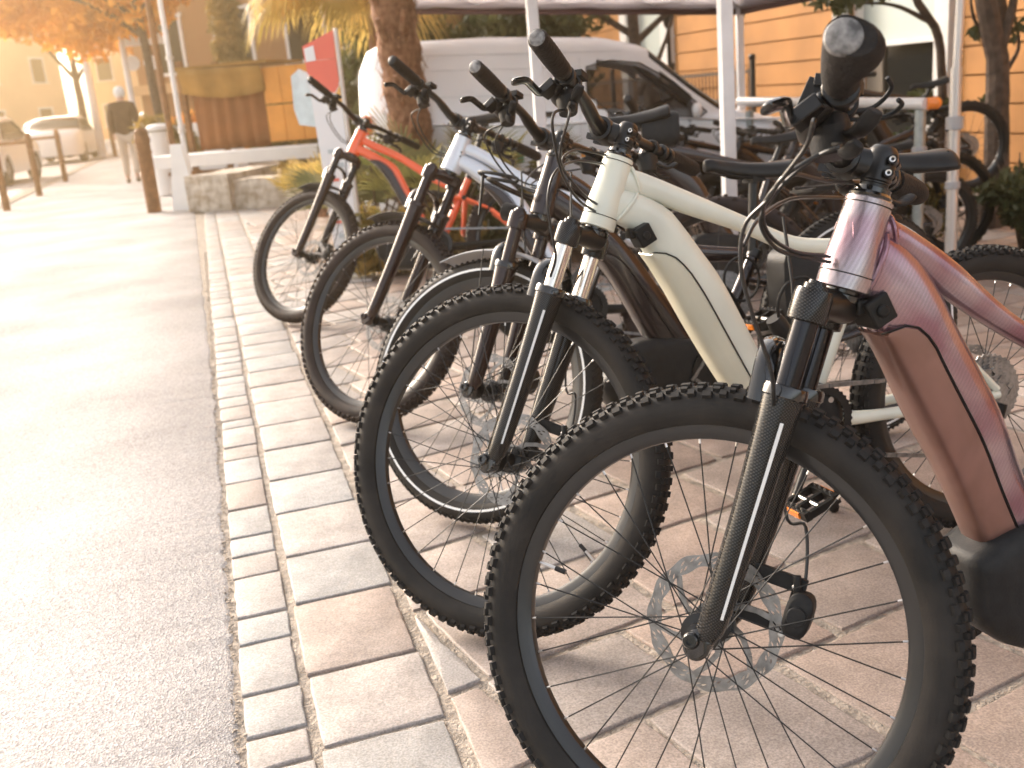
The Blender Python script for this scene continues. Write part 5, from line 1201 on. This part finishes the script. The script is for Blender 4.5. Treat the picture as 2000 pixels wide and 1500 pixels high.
# ------------------------------------------------------------------ right side: ochre building, fence, tent, rack
PW = 7.4
def ochre():
    root = empty('ochre_building', (0, 0, 0)); tag(root, 'ochre rendered building with horizontal grooves and white pilasters behind the bike rack', 'building')
    a = math.atan2(DT.y, DT.x); root.rotation_euler = (0, 0, a); o = DN*PW; root.location = (o.x, o.y, 0)
    # local: x along the street, -y away from the camera side
    wins = [(9.5, 11.12), (16.2, 17.6), (21.0, 22.4)]; pil = [(9.27, 9.5), (11.12, 11.32), (15.85, 16.2), (17.6, 17.9), (20.7, 21.0)]
    spans = []; x = -3
    for w0, w1 in sorted(wins): spans.append((x, w0)); x = w1
    spans.append((x, 34))
    mb = MB(); gp = .277
    for (x0, x1) in spans:
        for k in range(-2, 24): mb.box(((x0+x1)/2, -.2, (k+.5)*gp), (x1-x0, .4, gp-.018))
        mb.box(((x0+x1)/2, -.23, 3.0), (x1-x0-.002, .35, 7.2), mi=1)
    mb.build('wall', [M['ochre'], M['groove']], root, smooth=False)
    for (p0, p1) in pil:
        mb = MB(); mb.box(((p0+p1)/2, .03, 2.9), (p1-p0, .12, 6.6)); mb.box(((p0+p1)/2, .05, .1), (p1-p0+.06, .18, .5)); mb.build('pilaster', M['pilaster'], root, bevel=.01)
    for (w0, w1) in wins:
        c = (w0+w1)/2; W_ = w1-w0; mb = MB()
        mb.box((c, -.12, 3.9), (W_, .1, .12)); mb.box((c, -.12, -.1), (W_, .1, .3)); mb.box((w0+.04, -.12, 2), (.08, .1, 4.2)); mb.box((w1-.04, -.12, 2), (.08, .1, 4.2)); mb.box((c, -.13, 1.22), (W_, .08, .06))
        wf = mb.build('window', M['pilaster'], root, smooth=False)
        mb = MB(); mb.box((c, -.16, 2.55), (W_-.16, .02, 2.6)); mb.build('blind', M['blind'], wf, smooth=False)
        mb = MB(); mb.box((c, -.20, .6), (W_-.16, .02, 1.4)); mb.build('pane', M['glass_dark'], wf, smooth=False)
        mb = MB(); mb.box((w1-.28, -.17, .75), (.3, .03, .95)); mb.build('curtain', M['curtain'], wf, smooth=False)
        mb = MB(); mb.box((w0+.42, -.17, .62), (.22, .02, .28)); mb.build('notice', M['ban_white'], wf, smooth=False)
ochre()
def iron_fence():
    root = empty('iron_fence', (0, 0, 0)); tag(root, 'black iron railing in front of the ochre wall behind the van and tent', 'fence')
    o = DN*6.3; root.location = (o.x, o.y, -.3); root.rotation_euler = (0, 0, math.atan2(DT.y, DT.x))
    mb = MB(); 
    for x in range(110): mb.tube([(11.4+x*.1, 0, .05), (11.4+x*.1, 0, 1.38)], .009, 6)
    b = mb.build('bars', M['iron'], root); b['kind'] = 'stuff'
    for z in (.12, 1.02, 1.34): mb = MB(); mb.box((16.9, 0, z), (11.1, .03, .03)); mb.build('rail', M['iron'], root)
    for x in (11.4, 13.6, 15.8, 18, 20.2, 22.4): mb = MB(); mb.box((x, 0, .72), (.05, .05, 1.5)); mb.sphere((x, 0, 1.5), .045, 10); mb.build('post', M['iron'], root)
iron_fence()
def lantern():
    root = empty('street_lantern', (2.15, 12.6, -.3)); tag(root, 'slim black lantern post standing between the van and the ochre building', 'street lamp')
    mb = MB(); mb.tube([(0, 0, 0), (0, 0, .8), (0, 0, 1.9)], [.05, .03, .022], 12); mb.lathe((0, 0, .1), (0, 0, 1), (1, 0, 0), [(.09, 0), (.08, .1), (.04, .2)], 16); mb.build('post', M['iron'], root)
    mb = MB(); mb.lathe((0, 0, 1.9), (0, 0, 1), (1, 0, 0), [(.03, 0), (.05, .03), (.085, .2), (.11, .22), (.05, .30), (.015, .34), (0, .36)], 8); mb.build('lantern_head', M['iron'], root)
lantern()
def tent():
    root = empty('canopy_tent', (2.1, 8.9, -.3)); tag(root, 'pop-up tent with maroon-grey fabric roof on white metal legs', 'tent')
    o = V((2.1, 8.9, -.3)); BR = V((2.1, 8.9, 1.55)); BL = V((-.72, 8.95, 1.79)); FR = V((2.62, 6.05, 1.54)); FL = V((-.3, 5.4, 2.05))
    def leg(x, y, zt, w, m='post_white', tilt=0):
        g = gz(x, y); mb = MB(); c = V((x, y, 0)); d = DN; R3 = Matrix.Rotation(rad(8), 3, 'Z')
        mb.box(V((x, y, (g+zt)/2))-o, (w, w, zt-g), R3); mb.box(V((x, y, g+.012))-o, (w*2.6, w*2.6, .02), R3)
        l = mb.build('leg', M[m], root, bevel=.004)
        mb = MB(); mb.box(V((x, y, g+.55))-o, (w*1.35, w*1.35, .09), R3); mb.box(V((x+w*.8, y, g+.55))-o, (w, w*.5, .04), R3); mb.build('leg_bracket', M['silver_grey'], l, bevel=.004)
    leg(2.1, 8.9, 1.58, .055); leg(-.66, 9.0, 1.8, .05); leg(1.17, 5.25, 2.2, .062); leg(.30, 6.3, 2.2, .062)
    mb = MB(); x, y = 2.60, 5.95; g = gz(x, y); mb.tube([V((x, y, g))-o, V((x, y, 1.0))-o], .032, 16); mb.tube([V((x, y, .9))-o, V((x+.03, y, 2.1))-o], .025, 16); l = mb.build('leg', M['silver_pole'], root)
    mb = MB(); mb.lathe(V((x, y, .66))-o, (0, 0, 1), (1, 0, 0), [(.032, 0), (.048, .005), (.048, .07), (.032, .075)], 20); mb.build('leg_bracket', M['silver_grey'], l)
    mb = MB(); mb.lathe(V((x, y, .33))-o, (0, 0, 1), (1, 0, 0), [(.03, 0), (.042, .005), (.042, .04), (.03, .045)], 20); mb.build('leg_bracket', M['silver_grey'], l)
    top = (BR+BL+FR+FL)/4 + V((0, 0, 1.0))
    # roof fabric: four panels, sagging, plus the band hanging at the eaves
    mb = MB(); n = 12
    for a, b in ((BL, BR), (BR, FR), (FR, FL), (FL, BL)):
        vs = []
        for i in range(n+1):
            for j in range(n+1):
                u, v = i/n, j/n; p = a.lerp(b, u).lerp(top, v); sag = .10*math.sin(PI*v)*math.sin(PI*u); vs.append(p - V((0, 0, sag)) - o)
        mb.add(vs, [(i*(n+1)+j, (i+1)*(n+1)+j, (i+1)*(n+1)+j+1, i*(n+1)+j+1) for i in range(n) for j in range(n)])
    mb.build('roof_fabric', M['canopy'], root, solid=.002)
    mb = MB()
    for a, b in ((BL, BR), (BR, FR), (FR, FL), (FL, BL)):
        vs = []
        for i in range(25):
            p = a.lerp(b, i/24) - o; w_ = V((0, .012*math.sin(i*1.3), 0)); vs += [p+V((0, 0, .10)), p + w_ + V((0, 0, .012)), p + w_*1.4 - V((0, 0, .045))]
        mb.add(vs, [(i*3, i*3+3, i*3+4, i*3+1) for i in range(24)], 0); mb.add(vs, [(i*3+1, i*3+4, i*3+5, i*3+2) for i in range(24)], 1)
    mb.build('valance', [M['canopy'], M['canopy_dark']], root, solid=.002)
    mb = MB()
    for a, b in ((BL, BR), (BR, FR)):
        for k in range(4):
            p, q = a.lerp(b, k/4)-o, a.lerp(b, (k+1)/4)-o; mb.tube([p+V((0, -.05, .03)), q+V((0, -.05, .28))], .011, 8); mb.tube([p+V((0, -.05, .28)), q+V((0, -.05, .03))], .011, 8)
    mb.build('truss', M['silver_grey'], root)
tent()
def rack():
    a = V((2.60, 5.95, .80)); b = V((1.98, 8.45, .84)); root = empty('bike_rack', (a.x, a.y, -.3)); tag(root, 'long white bar rack on galvanised legs holding dark bikes by their saddles', 'bike rack'); o = V((a.x, a.y, -.3))
    a2 = a + (a-b).normalized()*-.25; mb = MB(); mb.tube([a2-o, b-o], .034, 18); mb.build('bar', M['post_white'], root)
    for p in (a+ (b-a).normalized()*.32, b+(a-b).normalized()*.15):
        for s in (1,):
            mb = MB(); mb.tube([V((p.x, p.y-.02, -.3))-o, V((p.x, p.y-.02, .77))-o], .032, 16); mb.tube([V((p.x-.3, p.y-.1, -.29))-o, V((p.x+.3, p.y+.06, -.29))-o], .022, 10); mb.build('leg', M['galv'], root)
        mb = MB(); mb.lathe(p+V((0, -.02, -.30))-o, (0, 0, 1), (1, 0, 0), [(.032, 0), (.044, .004), (.044, .05), (.032, .055)], 18); mb.build('collar', M['silver_grey'], root)
    for p in (a2, ):
        mb = MB(); mb.sphere(p-o+V((.05, 0, -.0)), .038, 16); mb.tube([p-o+V((0.0, 0, 0)), p-o+V((.05, 0, 0))], .036, 14); mb.build('end_cap', M['orange_part'], root)
rack()
# ---- trees on the right
tree('small_tree', 'slender dark tree with green leaves under the tent edge, over the van bonnet', 'tree', (1.85, 11.7, -.3), [(0, 0, 0), (-.05, 0, 1.2), (-.22, 0, 1.7), (-.2, 0, 2.3), (-.1, 0, 2.8)],
     [[(-.2, 0, 1.75), (.25, 0, 2.1), (.6, 0, 2.3)], [(-.2, 0, 1.8), (-.7, .1, 2.15), (-1.0, .1, 2.25)], [(-.2, 0, 1.2), (.05, 0, 1.6), (.2, 0, 2.0)]],
     [(-.75, .1, 2.15, .36), (-.3, 0, 2.45, .45), (.5, .1, 2.3, .38), (.9, .1, 2.15, .28), (-.1, 0, 2.9, .6), (-1.1, .1, 2.4, .3)], 1700, .085, 'leaf', r0=.07, r1=.05, seed=5)
tree('small_tree', 'slender forked tree before the pale blind of the window, left trunk of the two', 'tree', (3.75, 8.9, -.3), [(0, 0, 0), (.03, 0, .9), (-.02, 0, 1.5), (-.22, 0, 1.85), (-.3, 0, 2.4)],
     [[(-.08, 0, 1.62), (-.4, 0, 1.78), (-.75, 0, 1.82)], [(-.2, 0, 1.85), (.2, 0, 2.2), (.5, 0, 2.4)]], [(-.75, .05, 1.88, .20), (-.45, 0, 2.0, .24), (-.95, 0, 1.95, .2), (.1, 0, 2.35, .4), (-.15, 0, 1.0, .14), (.05, .0, .95, .12), (-.4, 0, 2.4, .4)], 1100, .075, 'leaf', r0=.04, r1=.03, seed=6)
tree('small_tree', 'slender twin tree close to the right white pilaster, right trunk of the two', 'tree', (4.0, 8.4, -.3), [(0, 0, 0), (-.05, 0, 1.0), (.02, 0, 1.6), (-.15, 0, 2.2), (-.3, 0, 2.8)],
     [[(-.02, 0, 1.3), (-.2, 0, 1.6), (-.25, 0, 1.9)], [(0, 0, 1.1), (.15, 0, 1.35), (.12, .0, 1.6)]], [(-.12, 0, 1.5, .11), (.1, 0, 1.5, .12), (-.25, 0, 2.6, .35), (-.05, 0, .95, .09)], 500, .06, 'leaf', r0=.04, r1=.03, seed=7)
tree('forked_tree', 'dark forked tree trunk at the right picture edge before the ochre wall', 'tree', (3.92, 8.25, -.3), [(0, 0, 0), (.02, 0, .8), (0, 0, 1.3), (-.12, 0, 1.8), (-.2, 0, 2.4)],
     [[(.0, 0, 1.28), (.10, 0, 1.7), (.12, 0, 2.5)]], [(-.1, 0, 2.8, .5), (.25, 0, 2.7, .5)], 900, .08, 'leaf', r0=.10, r1=.065, seed=8)
for i, (x, y, r, h, n, lf, lb) in enumerate(((3.55, 7.0, .36, .75, 2600, 'leaf', 'green bush at the foot of the forked tree'), (2.95, 7.3, .28, .5, 1000, 'leaf_hedge', 'low bush behind the silver tent pole'), (3.6, 6.6, .35, .6, 1300, 'leaf', 'bush cut by the right picture edge'), (3.3, 8.6, .22, .9, 500, 'leaf', 'small potted shrub below the dark window'))):
    shrub(lb, x, y, r, h, n, .045, lf, 80+i, 'bushes by the ochre wall')
DTg = dict(dtU=[(-.25, .86), (-.32, .85), (-.42, .78), (-.50, .70), (-.58, .55), (-.66, .42)], dtL=[(-.22, .80), (-.27, .76), (-.34, .70), (-.42, .60), (-.50, .46), (-.56, .33)],
           ttU=[(-.26, .90), (-.35, .88), (-.55, .82), (-.75, .76), (-.86, .74)], ttL=[(-.25, .84), (-.36, .82), (-.55, .775), (-.75, .725), (-.86, .70)])
B1 = bicycle('electric_bike', 'rose-pink shimmering electric mountain bike with bronze belly panel, nearest of the row', (.2465, 1.2573, 3.3773, -.0729, -.7156), (.3489, 1.2, 1.1944, .4935, .1254), dict(
    cat='electric bike', group='electric bikes parked in a row on the paving', paint='rose', head_paint='rose_head', lower='carbon', stanchion='stanchion_black', cap='carbon', stripe=True, head_r=.035, weld='rose',
    dtU=[(-.235, .90), (-.285, .875), (-.33, .838), (-.362, .79), (-.39, .735), (-.428, .665), (-.463, .597), (-.495, .51), (-.535, .42)],
    dtL=[(-.215, .80), (-.245, .79), (-.262, .778), (-.262, .757), (-.292, .692), (-.326, .616), (-.367, .536), (-.398, .468), (-.43, .39)],
    ttU=[(-.255, .915), (-.305, .886), (-.389, .827), (-.512, .718), (-.70, .62), (-.84, .59)], ttL=[(-.25, .86), (-.31, .835), (-.385, .768), (-.512, .681), (-.70, .575), (-.84, .55)],
    ttw=[.021, .021, .019, .017, .015], cover='bronze', cfrac=.50, ci0=5, charge_port=(-.262, .012, .772), bb=(-.66, 0, .33), seat_cluster=(-.83, 0, .58),
    motor=[(.24, .07), (.235, -.01), (.20, -.06), (.14, -.09), (.04, -.11), (-.05, -.10), (-.10, -.03), (-.08, .06), (.02, .10), (.10, .11), (.18, .10)],
    ergo=1, ctrl=1.3, cap_grey=True, bar_hw=.42, bar_back=-.056, bell=True, saddle=(-.9, 0, .95), valve=.02, spin=.25, lock=(-.52, .03, .56), stay='rose',
    cables=[[(-.042, .26, 1.023), (-.044, .24, .998), (-.038, .2, .967), (-.034, .16, .937), (-.058, .12, .901), (-.118, .07, .87), (-.20, .015, .85)],
            [(-.095, .22, .994), (-.075, .2, .983), (-.05, .17, .955), (-.039, .14, .919), (-.078, .1, .88), (-.143, .05, .858), (-.20, .015, .843)],
            [(-.07, .22, .988), (-.038, .2, .967), (-.034, .17, .943), (-.019, .14, .915), (-.016, .13, .868), (-.03, .12, .817), (-.057, .1, .754), (-.07, .09, .715), (-.10, .03, .65)],
            [(-.305, -.1, .915), (-.202, -.02, .927), (-.127, .04, .931), (-.056, .1, .916), (-.021, .13, .891)],
            [(-.298, -.05, .936), (-.183, .05, .949), (-.095, .12, .966), (-.042, .18, .962)]]))
# ------------------------------------------------------------------ the bikes
BG = 'electric bikes parked in a row on the paving'
B2 = bicycle('electric_bike', 'cream-white electric mountain bike with silver fork tubes, second in the row', (-.0297, 1.9714, 3.4043, -.0775, -.7937), (.3681, 1.1541, 1.1428, .4995, .1474), dict(
    cat='electric bike', group=BG, paint='cream', lower='carbon', stanchion='stanchion_silver', cap='carbon', stripe=True, sticker=True, head_r=.034,
    dtU=[(-.27, .90), (-.34, .875), (-.40, .84), (-.430, .805), (-.47, .745), (-.515, .675), (-.57, .559), (-.62, .45), (-.665, .38)], dtL=[(-.245, .825), (-.285, .822), (-.322, .80), (-.340, .775), (-.36, .735), (-.402, .655), (-.441, .575), (-.505, .455), (-.57, .35)],
    ttU=[(-.29, .935), (-.343, .92), (-.434, .876), (-.589, .796), (-.695, .745), (-.80, .728), (-.90, .725)], ttL=[(-.28, .875), (-.36, .86), (-.44, .822), (-.57, .768), (-.676, .716), (-.80, .695), (-.90, .69)], ttw=[.020, .022, .02, .018, .015],
    cover='cream_cover', motor=[(.10, .06), (.10, -.01), (.08, -.06), (.02, -.085), (-.05, -.08), (-.10, -.03), (-.08, .06), (.0, .09)], cfrac=.52, ci0=6, charge_port=(-.335, .03, .79), bb=(-.70, 0, .35), seat_cluster=(-.865, 0, .70), rear_R=.335, crank=-1.05, saddle=(-.95, 0, .90), saddle_tilt=.13, bar_hw=.425, spin=.1, stay='cream', valve=.62, cap_grey=True, weld='cream', lock=(-.62, .03, .58),
    cables=[[(-.089, .28, 1.028), (-.101, .24, .974), (-.131, .18, .924), (-.184, .1, .877), (-.255, .01, .842)], [(-.128, .25, 1.027), (-.117, .22, .973), (-.139, .16, .937), (-.202, .08, .885), (-.26, .01, .856)],
            [(-.287, 0, .954), (-.2, .08, .969), (-.15, .14, .96), (-.134, .16, .938)], [(-.278, 0, .938), (-.193, .08, .949), (-.13, .14, .934), (-.104, .16, .89), (-.107, .15, .839), (-.118, .13, .78), (-.12, .08, .738)]]))
B3 = bicycle('electric_bike', 'dark plum electric bike with mudguard, wire carrier, headlight and striped smooth tyres, third in row', (-.073, 2.5552, 3.4607, -.1078, -.8966), (.3534, 1.1775, 1.1756, .4667, .1529), dict(
    cat='electric bike', group=BG, paint='black_paint', lower='darkbrown', stanchion='darkbrown', cap='darkbrown', tyre='road', fender=True, lamp=True, head_r=.031, brown=False,
    dtU=[(-.24, .86), (-.29, .83), (-.331, .793), (-.432, .70), (-.543, .533), (-.64, .38)], dtL=[(-.22, .80), (-.25, .775), (-.29, .735), (-.385, .614), (-.48, .43), (-.55, .28)],
    ttU=[(-.27, .90), (-.34, .86), (-.47, .75), (-.62, .66), (-.80, .62)], ttL=[(-.265, .85), (-.33, .815), (-.46, .70), (-.61, .615), (-.80, .58)], ttw=[.018, .018, .016, .014], cover='black_paint', cfrac=.5, ci0=8,
    bb=(-.66, 0, .30), seat_cluster=(-.82, 0, .56), saddle=(-.855, 0, .855), saddle_tilt=.15, crank=2.2, bar_hw=.43, bar_back=-.06, valve=.68, cap_grey=True, tw=.028, rear_R=.345, pannier=[((-.95, .13, .50), (.13, .10, .12))], lock=(-.70, .05, .52)))
B4 = bicycle('electric_bike', 'silver-white full-suspension electric bike with dark fork, fourth in the row', (-.4591, 3.4753, 3.0707, -.2390, -.5677), (.3667, 1.201, 1.1053, .5634, .1274), dict(
    cat='electric bike', group=BG, paint='silver_paint', lower='darkbrown', stanchion='darkbrown', cap='darkbrown', flap=True, brown=True, head_r=.034, rear_R=.355,
    dtU=[(-.31, .93), (-.40, .885), (-.48, .82), (-.523, .781), (-.56, .72), (-.601, .634), (-.693, .434)], dtL=[(-.29, .885), (-.335, .862), (-.385, .82), (-.434, .771), (-.475, .71), (-.513, .641), (-.623, .43)],
    ttU=[(-.33, .97), (-.40, .935), (-.477, .885), (-.612, .795), (-.80, .72)], ttL=[(-.33, .92), (-.40, .885), (-.477, .835), (-.607, .745), (-.80, .68)], cover='black_paint', cfrac=.45, ci0=6,
    bb=(-.73, 0, .36), seat_cluster=(-.83, 0, .70), saddle=(-.93, 0, 1.01), saddle_tilt=-.05, bag=True, suspension=True, stay='black', crank=2.0, bar_hw=.43, valve=.3, lowrear=True))
B5 = bicycle('electric_bike', 'bright orange full-suspension electric bike, farthest of the row, next to the banner', (-1.0371, 5.3293, 3.0695, -.2777, -.5499), (.3657, 1.2061, 1.1078, .5715, .1291), dict(
    cat='electric bike', group=BG, paint='orange_paint', lower='darkbrown', stanchion='stanchion_black', cap='darkbrown', flap=True, brown=True, head_r=.034, rear_R=.355,
    dtU=[(-.31, .93), (-.40, .875), (-.47, .83), (-.527, .785), (-.555, .73), (-.585, .66), (-.656, .51)], dtL=[(-.29, .885), (-.33, .862), (-.38, .83), (-.432, .785), (-.478, .715), (-.516, .639), (-.60, .48)],
    ttU=[(-.33, .985), (-.40, .93), (-.544, .852), (-.723, .725), (-.86, .63)], ttL=[(-.33, .93), (-.40, .885), (-.54, .81), (-.70, .69), (-.855, .60)], ttw=[.018, .018, .015, .014], cover='black_paint', cfrac=.42, ci0=6,
    bb=(-.72, 0, .36), seat_cluster=(-.88, 0, .66), saddle=(-.99, 0, 1.02), suspension=True, stay='black', crank=1.9, bar_hw=.43, valve=.3, lowrear=True))
# a second-row bike behind, and the dark ones under the rack
gd = (.355, 1.15, 1.17, .48, .13)
def dark_bike(label, x, y, yaw, lean, steer, z=0, group='dark bikes hanging on the rack', low=True, **kw):
    d = dict(cat='bicycle', group=group, paint='black_paint', lower='black', stanchion='stanchion_black', cap='black', low=low, tyre='knob', stand=False, z=z, bar_hw=.36, saddle=(-.9, 0, .85), **DTg); d.update(kw)
    return bicycle('bicycle', label, (x, y, yaw, lean, steer), gd, d)
dark_bike('black trekking bike of the second row behind the dark plum bike', .45, 4.65, rad(190), -.07, -.7, z=-.08, group='second row of bikes', saddle=(-.9, 0, .88))
proto = dark_bike('black bike at the near end of the rack, rear wheel beside the silver pole', 2.30, 7.25, rad(187), 0, 0.1, z=.02)
lab = ['black bike second along the rack from the near end', 'black bike third along the rack, mid-bar', 'black bike fourth along the rack, its fork pointing to the van', 'black bike fifth along the rack near the back tent leg', 'black bike at the far end of the rack']
mw = proto.matrix_world.copy()
for i, l in enumerate(lab):
    c = copy_tree(proto); c['label'] = l
    p = V((2.45, 6.45, -.28)).lerp(V((1.95, 8.5, -.28)), (i+.3)/5); flip = (i % 2 == 0)
    yaw = rad(190+6*((i*7) % 3-1)) if flip else rad(12); hx = V((math.cos(yaw), math.sin(yaw), 0))
    R3 = Matrix.Rotation(yaw, 4, 'Z') @ Matrix.Rotation(rad(-3), 4, 'X'); loc = p + hx*.85; R3.translation = V((loc.x, loc.y, p.z)); c.matrix_world = R3
proto.matrix_world = Matrix.Translation(V((2.38, 7.75, -.02))) @ Matrix.Rotation(rad(183), 4, 'Z') @ Matrix.Rotation(rad(4), 4, 'Y')
for n_, (lb, px) in enumerate((('red saddle-bag hanging on a bike at the far left of the rack', 0),)):
    root = empty('bag', (1.45, 8.05, .25)); tag(root, 'small red and dark blue bag hanging from the bikes beside the white tent leg', 'bag')
    mb = MB(); mb.loft([[V((spow(math.cos(2*PI*k/20), .6)*r, spow(math.sin(2*PI*k/20), .6)*r*.6, z)) for k in range(20)] for z, r in ((0, .03), (.03, .05), (.16, .055), (.22, .04))]); mb.build('body', M['red_part'], root)
    mb = MB(); mb.tube(smooth_path([(-.03, 0, .21), (-.02, 0, .30), (.02, 0, .30), (.03, 0, .21)], 4), .006, 8); mb.build('strap', M['black'], root)

# ------------------------------------------------------------------ tinted haze volume, added to give the warm glow at upper left
mb = MB(); mb.box((0, 45, 10.5), (110, 130, 26)); hz = mb.build('haze', None, smooth=False) if False else None
hm = bpy.data.materials.new('haze'); hm.use_nodes = True; N, L = nodes(hm); N.remove(N['Principled BSDF'])
vol = N.new('ShaderNodeVolumePrincipled'); vol.inputs['Color'].default_value = (1.0, .72, .40, 1); vol.inputs['Density'].default_value = HAZE; vol.inputs['Anisotropy'].default_value = .82
L.new(vol.outputs[0], N['Material Output'].inputs['Volume'])
hz = mb.build('haze', hm, smooth=False); hz['kind'] = 'stuff'; hz['label'] = 'added orange haze volume giving the glow over the street'; hz['category'] = 'haze'
